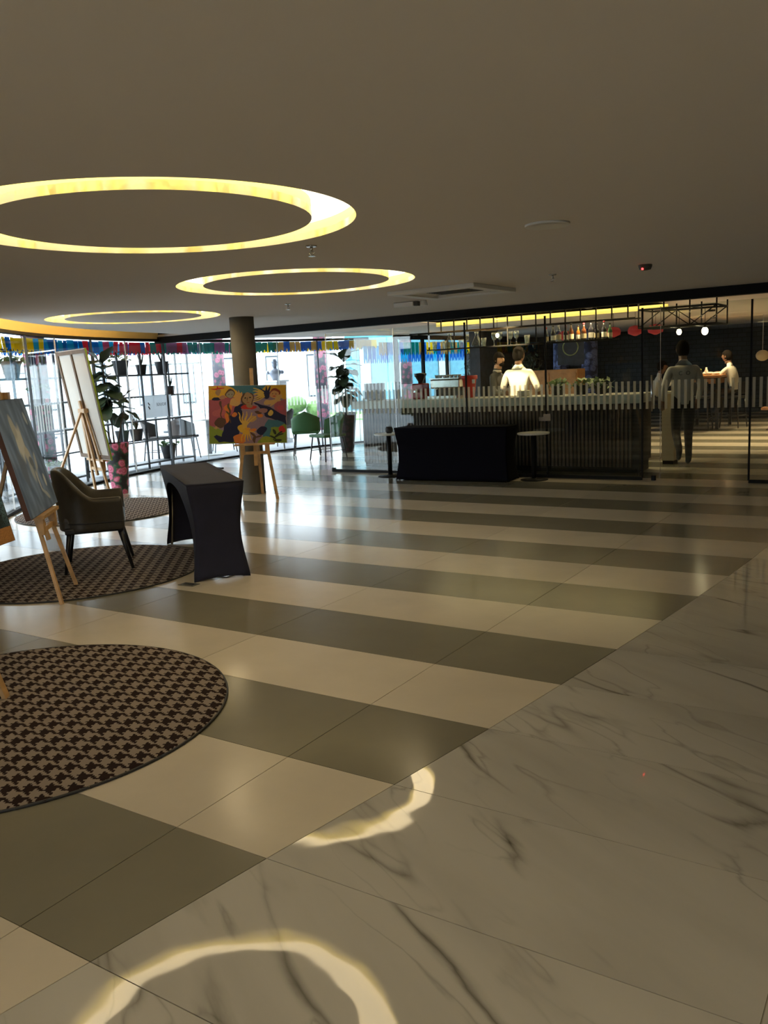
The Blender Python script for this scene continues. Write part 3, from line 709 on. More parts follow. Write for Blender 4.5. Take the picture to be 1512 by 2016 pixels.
def painting(t, Wd, Hh, img, edge='canvas_white', th=0.022, stretch='stretcher_wood', edges=None):
    """canvas in the local xz plane (x right, z up, front = +y ... viewer sees x mirrored), bottom edge at z=0"""
    nv, nu, _ = img.shape
    xs = np.linspace(-Wd/2, Wd/2, nu+1); zs = np.linspace(0, Hh, nv+1)
    vs = [(-x, 0.0, z) for z in zs for x in xs]
    fs = [(j*(nu+1)+i, j*(nu+1)+i+1, (j+1)*(nu+1)+i+1, (j+1)*(nu+1)+i) for j in range(nv) for i in range(nu)]
    me = bpy.data.meshes.new('painted_surface'); me.from_pydata(vs, [], fs); me.materials.append(MATS['paint_film'])
    ca = me.color_attributes.new('paint', 'FLOAT_COLOR', 'CORNER')
    col4 = np.ones((nv*nu, 4, 4), np.float32); col4[:, :, :3] = img.reshape(-1, 3)[:, None, :]
    ca.data.foreach_set('color', col4.reshape(-1)); me.update()
    inst('painted_surface', me, t)
    MB().box((0, -0.003, Hh/2), (Wd-0.002, 0.004, Hh-0.002)).build('canvas_back', 'canvas_white', t)
    e = [(edge,)*4 if edges is None else edges][0]
    MB().box((-Wd/2+0.001, -th/2, Hh/2), (0.004, th, Hh)).build('side_edge', e[0], t)
    MB().box((Wd/2-0.001, -th/2, Hh/2), (0.004, th, Hh)).build('side_edge', e[1], t)
    MB().box((0, -th/2, Hh-0.001), (Wd, th, 0.004)).build('top_edge', e[2], t)
    MB().box((0, -th/2, 0.002), (Wd, th, 0.004)).build('bottom_edge', e[3], t)
    for x in (-Wd/2+0.03, Wd/2-0.03): MB().box((x, -th/2-0.003, Hh/2), (0.04, th-0.006, Hh-0.012)).build('stretcher_bar', stretch, t)
    for z in (0.03, Hh-0.03): MB().box((0, -th/2-0.003, z), (Wd-0.10, th-0.006, 0.04)).build('stretcher_bar', stretch, t)
    if Hh > 1.1: MB().box((0, -th/2-0.003, Hh*0.5), (0.04, th-0.006, Hh-0.1)).build('stretcher_bar', stretch, t)

def easel(name, label, loc, n, lean=11, tray=0.62, height=1.72, mast=None, ap=None, half=0.27, back=0.62, rz0=None, group='wooden studio easels'):
    """tripod easel, +y is the side the painting faces"""
    t = thing(name, label, 'easel', loc, math.atan2(n[1], n[0])-PI/2, group)
    tl = math.tan(R(lean))
    ap = ap or height-0.12; top = mast or height
    for s in (-1, 1):
        MB().bar((s*half, 0, 0), (s*0.055, -tl*ap, ap), 0.038, 0.022, (0, 1, 0.2)).build('front_leg', 'pine', t)
    MB().bar((0, -tl*0.42-0.012, 0.42), (0, -tl*top-0.012, top), 0.045, 0.024, (0, 1, 0.2)).build('mast', 'pine', t)
    zr = rz0 or ap-0.02
    MB().bar((0, -tl*zr-0.03, zr), (0, -back, 0.0), 0.036, 0.022, (0, 1, 0.2)).build('rear_leg', 'pine', t)
    MB().box((0, -tl*ap, ap), (0.19, 0.05, 0.05)).build('head_block', 'pine', t)
    MB().box((0, -tl*tray+0.035, tray-0.012), (0.50, 0.075, 0.024)).build('tray', 'pine', t)
    for s in (-1, 1): MB().box((s*(half-(half-0.055)*(tray-0.06)/ap), -tl*(tray-0.07)+0.024, tray-0.075), (0.055, 0.035, 0.13)).build('tray_bracket', 'pine', t)
    MB().box((0, -tl*(tray-0.13), tray-0.12), (0.34, 0.02, 0.035)).build('cross_bar', 'pine', t)
    return t, tl
def hang(t, tl, tray, name, label, lean, dx=0.0, tilt=0.0, off=0.032):
    """a canvas standing on an easel's tray: a thing of its own"""
    m = Matrix.Translation(t.location) @ Matrix.Rotation(t.rotation_euler.z, 4, 'Z') @ Matrix.Translation((dx, -tl*tray+off, tray+0.002)) @ Matrix.Rotation(R(lean), 4, 'X') @ Matrix.Rotation(R(tilt), 4, 'Y')
    p = thing(name, label, 'painting'); p.matrix_world = m; return p
def clamp_block(t, tl, z):
    MB().box((0, -tl*z+0.02, z), (0.06, 0.07, 0.05)).build('canvas_clamp', 'pine', t)

# colourful painting in front of the column
Yl, Te, Pk, Gn, Mv, Nv, Tn, Or, Rd, Br, Dk = (0.80, 0.45, 0.04), (0.06, 0.20, 0.28), (0.45, 0.11, 0.15), (0.27, 0.36, 0.05), (0.32, 0.22, 0.30), (0.012, 0.016, 0.07), (0.62, 0.36, 0.13), (0.80, 0.24, 0.05), (0.62, 0.04, 0.03), (0.12, 0.06, 0.04), (0.02, 0.02, 0.02)
sh = [('p', [(0, 0.3), (0.35, 0.3), (0.35, 0.8), (0, 0.8)], Pk), ('p', [(0, 0.76), (0.12, 0.78), (0.38, 0.80), (0.36, 1), (0, 1)], Yl), ('p', [(0.64, 0.78), (0.78, 0.9), (1, 0.74), (1, 1), (0.68, 1)], Yl), ('p', [(0.84, 0.45), (1, 0.45), (1, 0.76), (0.86, 0.72)], Pk),
      ('p', [(0.24, 1), (0.76, 1), (0.66, 0.9), (0.56, 0.84), (0.40, 0.86), (0.32, 0.95)], Te), ('p', [(0, 0), (0.35, 0), (0.3, 0.16), (0.0, 0.32)], Gn), ('p', [(0.62, 0), (1, 0), (1, 0.34), (0.78, 0.30), (0.7, 0.15)], Gn),
      ('p', [(0.30, 0.10), (0.27, 0.45), (0.36, 0.66), (0.44, 0.68), (0.48, 0.40), (0.40, 0.12)], Nv), ('p', [(0.58, 0.70), (0.72, 0.66), (0.86, 0.56), (0.99, 0.46), (1.0, 0.30), (0.86, 0.40), (0.74, 0.44), (0.66, 0.58)], Nv),
      ('p', [(0.42, 0.60), (0.50, 0.66), (0.62, 0.66), (0.72, 0.50), (0.64, 0.20), (0.60, 0), (0.36, 0), (0.38, 0.2), (0.46, 0.38)], Mv), ('p', [(0.70, 0.06), (0.68, 0.24), (0.76, 0.40), (0.88, 0.40), (0.98, 0.33), (0.92, 0.28), (0.80, 0.26), (0.78, 0.10)], Te),
      ('e', 0.16, 0.55, 0.12, 0.06, (0.55, 0.14, 0.16), 30), ('e', 0.15, 0.36, 0.07, 0.09, Br), ('e', 0.25, 0.62, 0.07, 0.05, Or, 60), ('e', 0.24, 0.46, 0.035, 0.09, Or), ('e', 0.33, 0.50, 0.03, 0.045, Or), ('l', 0.155, 0.72, 0.17, 0.30, 0.012, Br), ('l', 0.26, 0.68, 0.28, 0.16, 0.014, Br),
      ('e', 0.26, 0.64, 0.012, 0.06, (0.10, 0.09, 0.03)), ('e', 0.25, 0.52, 0.012, 0.05, (0.10, 0.09, 0.03), 40),
      ('l', 0.12, 0.94, 0.03, 0.95, 0.018, Rd), ('l', 0.12, 0.94, 0.20, 0.96, 0.018, Rd), ('l', 0.12, 0.94, 0.12, 1.0, 0.015, Rd), ('e', 0.125, 0.885, 0.028, 0.05, (0.42, 0.25, 0.14)), ('e', 0.10, 0.77, 0.06, 0.035, Nv), ('e', 0.18, 0.80, 0.05, 0.035, (0.5, 0.25, 0.16), 20),
      ('e', 0.28, 0.855, 0.058, 0.080, Br), ('e', 0.28, 0.845, 0.046, 0.066, (0.36, 0.31, 0.24)), ('e', 0.262, 0.855, 0.006, 0.008, Dk), ('e', 0.298, 0.855, 0.006, 0.008, Dk),
      ('e', 0.34, 0.71, 0.065, 0.075, (0.72, 0.42, 0.15)), ('e', 0.385, 0.80, 0.042, 0.085, (0.76, 0.40, 0.12)), ('l', 0.385, 0.84, 0.36, 0.92, 0.014, (0.76, 0.40, 0.12)), ('l', 0.39, 0.84, 0.395, 0.92, 0.014, (0.76, 0.40, 0.12)), ('l', 0.40, 0.83, 0.43, 0.90, 0.014, (0.76, 0.40, 0.12)),
      ('e', 0.50, 0.76, 0.082, 0.150, Br), ('e', 0.50, 0.90, 0.08, 0.045, Te), ('e', 0.505, 0.76, 0.062, 0.115, (0.42, 0.26, 0.14)), ('e', 0.51, 0.64, 0.040, 0.045, (0.40, 0.24, 0.13)), ('e', 0.515, 0.625, 0.095, 0.035, Rd), ('e', 0.52, 0.645, 0.045, 0.03, (0.40, 0.24, 0.13)),
      ('e', 0.48, 0.79, 0.010, 0.010, Dk), ('e', 0.53, 0.79, 0.010, 0.010, Dk), ('e', 0.505, 0.705, 0.018, 0.008, (0.4, 0.08, 0.05)), ('l', 0.505, 0.79, 0.50, 0.73, 0.004, Br),
      ('e', 0.74, 0.83, 0.055, 0.075, Nv)]
for k in range(6): sh += [('l', 0.70, 0.80+0.015*k, 0.585, 0.70+0.05*k, 0.020, (0.80, 0.52, 0.10)), ('l', 0.72, 0.82+0.015*k, 0.61, 0.735+0.05*k, 0.010, Nv)]
sh += [('l', 0.75, 0.86, 0.80, 0.98, 0.016, Nv), ('l', 0.73, 0.86, 0.755, 0.98, 0.014, Nv), ('e', 0.855, 0.86, 0.065, 0.085, (0.30, 0.05, 0.03)), ('e', 0.85, 0.835, 0.052, 0.075, (0.68, 0.34, 0.14)), ('e', 0.835, 0.85, 0.007, 0.007, Dk), ('e', 0.868, 0.85, 0.007, 0.007, Dk), ('e', 0.85, 0.80, 0.018, 0.008, Rd),
       ('l', 0.76, 0.70, 0.92, 0.74, 0.04, (0.70, 0.42, 0.16)), ('l', 0.92, 0.80, 0.80, 0.64, 0.035, (0.70, 0.42, 0.16)), ('e', 0.93, 0.60, 0.05, 0.035, (0.6, 0.10, 0.14)), ('e', 0.80, 0.52, 0.030, 0.045, (0.78, 0.52, 0.12)),
       ('e', 0.56, 0.42, 0.055, 0.055, Tn), ('e', 0.66, 0.48, 0.035, 0.03, Or), ('e', 0.64, 0.53, 0.05, 0.02, Br, -20), ('e', 0.57, 0.22, 0.05, 0.035, Or, 35), ('e', 0.68, 0.22, 0.055, 0.075, Nv, -25), ('e', 0.70, 0.56, 0.05, 0.04, (0.4, 0.2, 0.2)),
       ('p', [(0.05, 0.14), (0.10, 0.16), (0.16, 0.12), (0.20, 0.30), (0.26, 0.40), (0.31, 0.28), (0.31, 0.03), (0.12, 0.03), (0.09, 0.08)], Nv), ('l', 0.07, 0.27, 0.12, 0.28, 0.012, Tn), ('l', 0.09, 0.30, 0.08, 0.24, 0.012, Tn),
       ('e', 0.385, 0.075, 0.075, 0.085, Or), ('e', 0.435, 0.255, 0.060, 0.075, (0.85, 0.50, 0.05)), ('e', 0.50, 0.25, 0.035, 0.025, (0.85, 0.40, 0.05))]
for ag in (95, 78, 62, 110, 45): sh.append(('l', 0.45, 0.28, 0.45+0.22*math.cos(R(ag)), 0.28+0.27*math.sin(R(ag)), 0.016, (0.82, 0.50, 0.10)))
for ag in (-20, -38, -55, -72, -90, -108): sh.append(('l', 0.46, 0.24, 0.46+0.16*math.cos(R(ag)), 0.24+0.21*math.sin(R(ag)), 0.014, (0.85, 0.48, 0.05)))
sh += [('e', 0.94, 0.235, 0.045, 0.055, Rd), ('l', 0.93, 0.2, 0.82, 0.05, 0.012, Dk), ('e', 0.90, 0.13, 0.06, 0.018, (0.03, 0.04, 0.02), 30), ('e', 0.84, 0.19, 0.05, 0.016, (0.03, 0.04, 0.02), 120), ('e', 0.82, 0.10, 0.05, 0.018, (0.03, 0.04, 0.02), 150), ('e', 0.88, 0.05, 0.05, 0.02, (0.03, 0.04, 0.02)), ('e', 0.72, 0.06, 0.06, 0.06, (0.36, 0.42, 0.05)), ('e', 0.58, 0.08, 0.015, 0.08, Br), ('e', 0.63, 0.12, 0.05, 0.016, Br, 30), ('e', 0.56, 0.15, 0.05, 0.014, Br, 140)]
img3 = rast(sh, Mv, 260, 200, 0.05)*0.8
e3, tl = easel('easel', 'wooden easel in front of the column, carrying the colourful figures painting', (-7.05, 7.955, 0), (0.565, -0.825), 9, 0.70, 1.62, ap=1.32, half=0.245, back=0.55)
p3 = hang(e3, tl, 0.70, 'painting', 'colourful naive painting of figures, birds and flowers in front of the column', 9, 0.08, -2.0)
painting(p3, 0.96, 0.72, img3)
# blue-grey painting nearest the armchair
nv, nu = 200, 150
U, V = np.meshgrid(np.linspace(0, 1, nu), np.linspace(0, 1, nv)); f1 = np.zeros((nv, nu)); rs = np.random.RandomState(3)
for k in range(46):
    kx, ky, ph = rs.uniform(6, 60), rs.uniform(2, 14), rs.uniform(0, 6.3); f1 += np.sin(U*kx*1.2+V*ky+ph+1.5*np.sin(V*7+ph))/(1+kx*0.05)
f1 = (f1-f1.mean())/f1.std()
b1 = np.array((0.075, 0.115, 0.20)); b2 = np.array((0.20, 0.28, 0.43)); img1 = b1+(b2-b1)*np.clip(0.45+0.28*f1, 0, 1)[..., None]
def blob(img, cx, cy, rx, ry, c, ang=0, soft=0.35):
    dx, dy = U-cx, V-cy; a_ = R(ang); ex, ey = dx*math.cos(a_)+dy*math.sin(a_), -dx*math.sin(a_)+dy*math.cos(a_)
    d = np.sqrt((ex/rx)**2+(ey/ry)**2)+0.14*f1; w = np.clip((1-d)/soft, 0, 1)[..., None]; return img*(1-w)+np.array(c)*w
for a_ in ((0.45, 0.62, 0.13, 0.20, (0.62, 0.62, 0.58), -25), (0.38, 0.76, 0.07, 0.12, (0.46, 0.46, 0.42), 15), (0.56, 0.50, 0.12, 0.10, (0.52, 0.50, 0.44), 20), (0.52, 0.36, 0.06, 0.14, (0.40, 0.42, 0.42), 10), (0.70, 0.40, 0.04, 0.14, (0.42, 0.43, 0.42), -30), (0.30, 0.40, 0.12, 0.16, (0.11, 0.14, 0.20), 0), (0.60, 0.44, 0.08, 0.05, (0.13, 0.15, 0.18), 0), (0.82, 0.24, 0.03, 0.06, (0.52, 0.53, 0.50), 0), (0.74, 0.12, 0.13, 0.03, (0.40, 0.43, 0.45), -30), (0.62, 0.26, 0.02, 0.10, (0.5, 0.5, 0.48), 10), (0.85, 0.82, 0.03, 0.06, (0.42, 0.45, 0.46), 25)): img1 = blob(img1, *a_[:5], a_[5])
e1, tl = easel('easel', 'wooden easel standing across the middle rug, carrying the blue-grey painting', (-5.27, 3.82, 0.0), (0.74, 0.67), 12, 0.63, 1.58, half=0.275, back=0.64, rz0=1.15)
p1 = hang(e1, tl, 0.63, 'painting', 'blue-grey painting with pale brush strokes, seen at a slant beside the armchair', 12, 0.0)
painting(p1, 0.86, 0.82, np.clip(img1*np.array((1.2, 1.25, 1.4)), 0, 1), 'canvas_edge_brown', 0.035)
clamp_block(e1, tl, 1.46)
# canvas turned away, on the farthest rug
img2 = rast([('e', 0.4, 0.5, 0.3, 0.3, Or), ('e', 0.7, 0.7, 0.2, 0.2, Te)], (0.2, 0.3, 0.1), 40, 50)
e2, tl = easel('easel', 'wooden easel on the farthest rug, holding a canvas turned away', (-8.45, 6.78, 0.013), (0.29, 0.957), 8, 0.62, 1.32, half=0.25, back=0.75)
p2 = hang(e2, tl, 0.62, 'painting', 'tall canvas seen from behind with dark stretcher bars, left of the potted fig', 8, 0.0)
painting(p2, 0.92, 1.30, img2, edges=('stretcher_wood', 'lime', 'canvas_white', 'canvas_white'), th=0.02)
# painting cut by the left edge
img0 = np.clip(np.array((0.035, 0.07, 0.10))*(1+0.5*np.clip(f1, -1, 2))[..., None]*(1+0.5*rs.randn(nv, nu, 1)), 0, 1)
img0[:22] = np.array((0.42, 0.20, 0.07))*(1+0.1*rs.randn(22, nu, 1)); img0[:22, 70:74] = (0.06, 0.03, 0.02)
e0, tl = easel('easel', 'wooden easel on the nearest rug, mostly cut by the left edge', (-3.65, 2.06, 0.013), (0.9, 0.43), 12, 0.70, 1.62, half=0.275, back=0.66)
p0_ = hang(e0, tl, 0.70, 'painting', 'dark blue painting with an orange-brown band along its foot, cut by the left edge', 12, -0.20)
painting(p0_, 1.02, 0.74, img0, 'canvas_edge_brown', 0.03)

# ------------------------------------------------------------------ potted fig in the rose-patterned planter
def leaf_mesh(L, Wd, m, curl=0.25, name='leaf'):
    mb = MB()
    def fn(u, v):
        w = Wd*math.sin(PI*min(1, v**0.8))**0.7*(0.55+0.65*v)*(1 if v < 0.98 else 0.2); x = (u-0.5)*w
        return (x, L*v, -curl*L*v*v+0.25*abs(x)+0.012*math.sin(v*14)*abs(u-0.5)*2)
    mb.grid(fn, 4, 8); return mb.mesh(name, m)
def planter(t, prof, m, plates=True):
    mb = MB(); mb.lathe(prof, 36, cap=False); mb.build('pot', m, t)
    MB().lathe([(0.01, prof[-1][1]-0.04), (prof[-1][0]-0.005, prof[-1][1]-0.035)], 30).build('soil', 'soil', t)
    MB().lathe([(prof[0][0]-0.002, 0.0), (prof[0][0]-0.002, 0.012)], 30).build('pot_base', 'pot_dark', t)
def fig(t, stems, leaves, me, zs=0.66):
    for st in stems: MB().tube(st, [0.013]+[0.009]*(len(st)-2)+[0.006], 8).build('stem', 'stem', t)
    for (x, y, z, rz, rx, s) in leaves: inst('leaf', me, t, (x, y, z), (R(rx), 0, R(rz)), (s, s, s))
LF = leaf_mesh(0.30, 0.235, 'leaf_dark')
pot = thing('potted_fig', 'fiddle-leaf fig in a tall black planter covered with pink roses', 'potted plant', (-9.52, 7.90, 0), R(33))
planter(pot, [(0.105, 0.0), (0.125, 0.2), (0.155, 0.5), (0.172, 0.69), (0.176, 0.70), (0.165, 0.705)], 'rose_fabric')
rl = random.Random(4); lv = []
stA = [(-0.02, 0, 0.66), (-0.03, 0.01, 1.0), (-0.06, 0.02, 1.35), (-0.08, 0.02, 1.80)]
for k in range(32):
    f = k/31; z = 1.12+0.72*f; x = -0.04-0.05*f; lv.append((x, 0.01, z, k*137.5+rl.uniform(-20, 20), rl.uniform(-45, 25)+40*(f > 0.85), rl.uniform(0.8, 1.2)))
stB = [(0.02, 0.0, 0.66), (0.08, 0.0, 0.90), (0.14, 0.01, 1.10), (0.17, 0.01, 1.36)]
for x, z, rz, rx in ((0.17, 1.32, -80, 50), (0.17, 1.3, 90, 30), (0.15, 1.14, -95, -20), (0.14, 1.12, 100, -40), (0.13, 1.10, 10, -20), (0.12, 1.04, -60, -60), (0.16, 1.25, 180, 10)): lv.append((x, 0.01, z, rz, rx, rl.uniform(0.62, 0.9)))
stC = [(-0.06, 0.02, 0.66), (-0.10, 0.02, 0.85), (-0.16, 0.03, 0.92), (-0.26, 0.03, 1.05)]
fig(pot, [stA, stB, stC], lv, LF)
pot2 = thing('potted_fig', 'dark potted fig standing behind the glass partition beside the bar end', 'potted plant', (-9.60, 13.55, 0), R(80))
planter(pot2, [(0.12, 0.0), (0.14, 0.2), (0.18, 0.55), (0.20, 0.74), (0.205, 0.75), (0.19, 0.755)], 'pot_dark')
lv = []
for k in range(26):
    f = k/25; lv.append((0.02*math.sin(k), 0.02*math.cos(k), 1.05+0.75*f, k*137.5, rl.uniform(-50, 30)+30*(f > 0.85), rl.uniform(0.95, 1.35)))
fig(pot2, [[(0, 0, 0.70), (0.01, 0, 1.2), (0, 0.01, 1.8)], [(0.03, 0.02, 0.70), (0.06, 0.03, 1.0), (0.09, 0.05, 1.3)]], lv, LF)
# ------------------------------------------------------------------ people
def catmull(a, b, t): return a+(b-a)*t
def person(label, loc, rz, J, tags, mats, hair, name='person', parts=True, face=True, curl=1.0):
    """one skinned body; J: joint -> (xyz, radius), tags: list of (joint a, joint b, material key)"""
    t = thing(name, label, 'person', loc, rz)
    names = list(J); bm = bmesh.new(); sk = bm.verts.layers.skin.verify(); bv = {}
    for k in names:
        v = bm.verts.new(J[k][0]); bv[k] = v; r = J[k][1]; v[sk].radius = r if isinstance(r, tuple) else (r, r); v[sk].use_root = (k == 'pelvis')
    for a, b, _ in tags: bm.edges.new((bv[a], bv[b]))
    me = bpy.data.meshes.new('body_skeleton'); bm.to_mesh(me); bm.free()
    o = bpy.data.objects.new('body', me); COL.objects.link(o)
    m = o.modifiers.new('skin', 'SKIN'); m.use_smooth_shade = True; m.branch_smoothing = 0.6
    s = o.modifiers.new('sub', 'SUBSURF'); s.levels = 2; s.render_levels = 2
    dg = bpy.context.evaluated_depsgraph_get(); res = bpy.data.meshes.new_from_object(o.evaluated_get(dg)); bpy.data.objects.remove(o); bpy.data.meshes.remove(me)
    # hands: palm with four fingers and a thumb, joined into the same mesh
    bm = bmesh.new(); bm.from_mesh(res)
    for sd in ('l', 'r'):
        w, h = Vector(J['wrist_'+sd][0]), Vector(J['hand_'+sd][0]); d = (h-w).normalized(); side = d.cross(Vector((0, 0, 1)))
        if side.length < 0.2: side = d.cross(Vector((0, 1, 0)))
        side.normalize(); nrm = side.cross(d).normalized(); mb = MB()
        for k, (o_, ln) in enumerate(((-0.028, 0.062), (-0.010, 0.074), (0.010, 0.070), (0.027, 0.055))):
            p = h+side*o_; q = p+d*ln*0.55-nrm*0.012*curl; r_ = q+d*ln*0.45-nrm*0.025*curl; mb.tube([p-d*0.01, q, r_], [0.0095, 0.0085, 0.007], 8)
        sgn = 1 if sd == 'l' else -1
        p = w.lerp(h, 0.4)+side*0.025*sgn; q = p+d*0.035+side*0.028*sgn; mb.tube([p, q, q+d*0.03-nrm*0.008], [0.012, 0.010, 0.008], 8)
        mp = {}; vs = [bm.verts.new(v) for v in mb.v]
        for f in mb.f:
            try: fc = bm.faces.new([vs[i] for i in f]); fc.smooth = True
            except ValueError: pass
    bm.to_mesh(res); bm.free()
    keys = list(mats); res.materials.clear()
    for k in keys: res.materials.append(MATS[mats[k]])
    segs = [(Vector(J[a][0]), Vector(J[b][0]), keys.index(k), (np.mean(J[a][1])+np.mean(J[b][1]))/2) for a, b, k in tags]
    sk_i = keys.index('skin')
    for p in res.polygons:
        c = p.center; best = 1e9; bi = 0
        for a, b, k, r in segs:
            ab = b-a; u = max(0, min(1, (c-a).dot(ab)/max(1e-9, ab.length_squared))); d = (c-(a+ab*u)).length/r
            if d < best: best = d; bi = k
        for sd in ('l', 'r'):
            if (c-Vector(J['hand_'+sd][0])).length < 0.10 and 'hand_'+sd in J and (c-Vector(J['elbow_'+sd][0])).length > 0.15: bi = sk_i
        p.material_index = bi; p.use_smooth = True
    inst('body', res, t)
    hd = Vector(J['crown'][0]); jaw = Vector(J['jaw'][0]); up = (hd-jaw).normalized(); fwd = Vector(J['_fwd'][0]) if '_fwd' in J else Vector((0, 1, 0))
    return t, hd, jaw, up
def head_parts(t, c, yaw, skin, hair, beard=False, s=1.0, pitch=0):
    """shaped head: skull, nose, ears, eyes, mouth and hair, turned by yaw about the neck"""
    M_ = Matrix.Translation(c) @ Matrix.Rotation(yaw, 4, 'Z') @ Matrix.Rotation(pitch, 4, 'X')
    def put(mb, nm, m, par): 
        o = mb.build(nm, m, par); o.matrix_local = M_; return o
    mb = MB(); vs0 = len(mb.v)
    mb.ell((0, 0.0, 0.0), (0.076*s, 0.096*s, 0.115*s), 20, 14)
    for i in range(vs0, len(mb.v)):
        x, y, z = mb.v[i]
        if z < 0: k = 1+z*2.2/s*0.9; x *= max(0.55, k); y = y*max(0.7, 1+z*1.2/s)+(-z)*0.12
        mb.v[i] = (x, y, z)
    mb.tube([(0, -0.012, -0.06*s), (0, -0.02, -0.15*s)], [0.052*s, 0.056*s], 14)
    head = put(mb, 'head', skin, t)
    mb = MB(); mb.tube([(0, 0.085*s, 0.03*s), (0, 0.108*s, -0.015*s), (0, 0.092*s, -0.03*s)], [0.007*s, 0.014*s, 0.010*s], 8); o = mb.build('nose', skin, head)
    for sx in (-1, 1):
        MB().ell((sx*0.077*s, -0.005, -0.005), (0.010*s, 0.020*s, 0.032*s), 10, 8).build('ear', skin, head)
        MB().ell((sx*0.030*s, 0.083*s, 0.022*s), (0.011*s, 0.008*s, 0.006*s), 8, 6).build('eye', 'hair_dark', head)
        MB().bar((sx*0.014*s, 0.092*s, 0.040*s), (sx*0.046*s, 0.080*s, 0.042*s), 0.008*s, 0.007*s).build('eyebrow', 'hair_dark', head)
    MB().ell((0, 0.086*s, -0.055*s), (0.024*s, 0.010*s, 0.007*s), 10, 6).build('mouth', 'canvas_edge_brown', head)
    if beard:
        mb = MB(); mb.ell((0, 0.058*s, -0.080*s), (0.046*s, 0.045*s, 0.034*s), 12, 8); mb.build('beard', hair, head)
        MB().bar((-0.028*s, 0.097*s, -0.04*s), (0.028*s, 0.097*s, -0.04*s), 0.010*s, 0.008*s).build('moustache', hair, head)
    mb = MB()
    def hr(u, v):
        th = 2*PI*u; ph = v*(0.42 if math.sin(th) > 0.35 else 0.66 if math.sin(th) > -0.2 else 0.74)*PI
        rr = 1.07+0.02*math.sin(9*th+5*ph)
        return (0.078*s*rr*math.sin(ph)*math.cos(th), 0.100*s*rr*math.sin(ph)*math.sin(th)-0.006, 0.117*s*rr*math.cos(ph)+0.002)
    mb.grid(hr, 32, 10); mb.build('hair', hair, head, solid=0.006)
    return head
def stand_joints(arms, legs=None, h=1.0, lean=0.0):
    J = {'pelvis': ((0, 0, 0.93), (0.155, 0.115)), 'spine': ((0, lean*0.3, 1.08), (0.150, 0.105)), 'chest': ((0, lean*0.7, 1.26), (0.175, 0.118)), 'collar': ((0, lean, 1.41), (0.10, 0.075)), 'neck': ((0, lean+0.005, 1.47), (0.055, 0.055)), 'jaw': ((0, lean+0.015, 1.52), (0.052, 0.055)), 'crown': ((0, lean+0.03, 1.60), (0.045, 0.05)),
         'hip_l': ((-0.095, 0, 0.86), 0.092), 'hip_r': ((0.095, 0, 0.86), 0.092),
         'knee_l': ((-0.10, 0.015, 0.48), 0.062), 'knee_r': ((0.10, 0.015, 0.48), 0.062), 'ankle_l': ((-0.10, -0.015, 0.09), 0.045), 'ankle_r': ((0.10, -0.015, 0.09), 0.045), 'toe_l': ((-0.115, 0.14, 0.035), (0.042, 0.030)), 'toe_r': ((0.115, 0.14, 0.035), (0.042, 0.030)),
         'shoulder_l': ((-0.175, lean, 1.37), 0.070), 'shoulder_r': ((0.175, lean, 1.37), 0.070)}
    J.update(arms)
    if legs: J.update(legs)
    return {k: (tuple(c*h for c in v[0]), v[1]) for k, v in J.items()}
def body_tags(sleeve='long'):
    fore = 'shirt' if sleeve == 'long' else 'skin'
    T = [('pelvis', 'spine', 'shirt'), ('spine', 'chest', 'shirt'), ('chest', 'collar', 'shirt'), ('collar', 'neck', 'skin'), ('neck', 'jaw', 'skin'), ('jaw', 'crown', 'skin')]
    for s in 'lr': T += [('pelvis', 'hip_'+s, 'trousers'), ('hip_'+s, 'knee_'+s, 'trousers'), ('knee_'+s, 'ankle_'+s, 'trousers'), ('ankle_'+s, 'toe_'+s, 'shoe'), ('chest', 'shoulder_'+s, 'shirt'), ('shoulder_'+s, 'elbow_'+s, 'shirt'), ('elbow_'+s, 'wrist_'+s, fore), ('wrist_'+s, 'hand_'+s, 'skin')]
    return T
PM = {'shirt': 'shirt_white', 'trousers': 'trousers_dark', 'skin': 'skin_dark', 'shoe': 'shoe_black'}
# bartender in white, back to us, both hands at the worktop
arms = {'elbow_l': ((-0.27, 0.06, 1.12), 0.052), 'wrist_l': ((-0.25, 0.28, 1.02), 0.034), 'hand_l': ((-0.24, 0.36, 1.00), (0.04, 0.022)), 'elbow_r': ((0.29, 0.02, 1.11), 0.052), 'wrist_r': ((0.24, 0.22, 0.98), 0.034), 'hand_r': ((0.22, 0.30, 0.97), (0.04, 0.022))}
t, *_ = person('bartender in a white short-sleeved shirt with his back to us behind the bar counter', (-5.44, 12.33, 0), R(8), stand_joints(arms, h=1.02, lean=0.02), body_tags('short'), PM, 'hair_dark')
head_parts(t, (0.0, 0.045, 1.655), R(-28), 'skin_dark', 'hair_dark')
mb = MB(); mb.lathe([(0.075, 1.435), (0.068, 1.49), (0.064, 1.49)], 24, (0, 0.015, 0), cap=False); mb.build('collar', 'shirt_white', t, solid=0.006)
# man in dark shirt facing the bartender
arms = {'elbow_l': ((-0.25, 0.05, 1.10), 0.050), 'wrist_l': ((-0.18, 0.24, 1.06), 0.034), 'hand_l': ((-0.14, 0.31, 1.06), (0.04, 0.022)), 'elbow_r': ((0.25, 0.05, 1.10), 0.050), 'wrist_r': ((0.18, 0.24, 1.04), 0.034), 'hand_r': ((0.14, 0.31, 1.04), (0.04, 0.022))}
t, *_ = person('bearded man in a dark shirt facing right beside the white-shirted bartender', (-6.22, 13.2, 0), R(-88), stand_joints(arms, h=0.985), body_tags(), {**PM, 'shirt': 'shirt_dark', 'skin': 'skin'}, 'hair_dark')
head_parts(t, (0, 0.05, 1.60), R(-22), 'skin', 'hair_dark', True)
mb = MB(); mb.lathe([(0.072, 1.39), (0.066, 1.43), (0.060, 1.43)], 24, (0, 0.01, 0), cap=False); mb.build('collar', 'shirt_grey', t, solid=0.006)
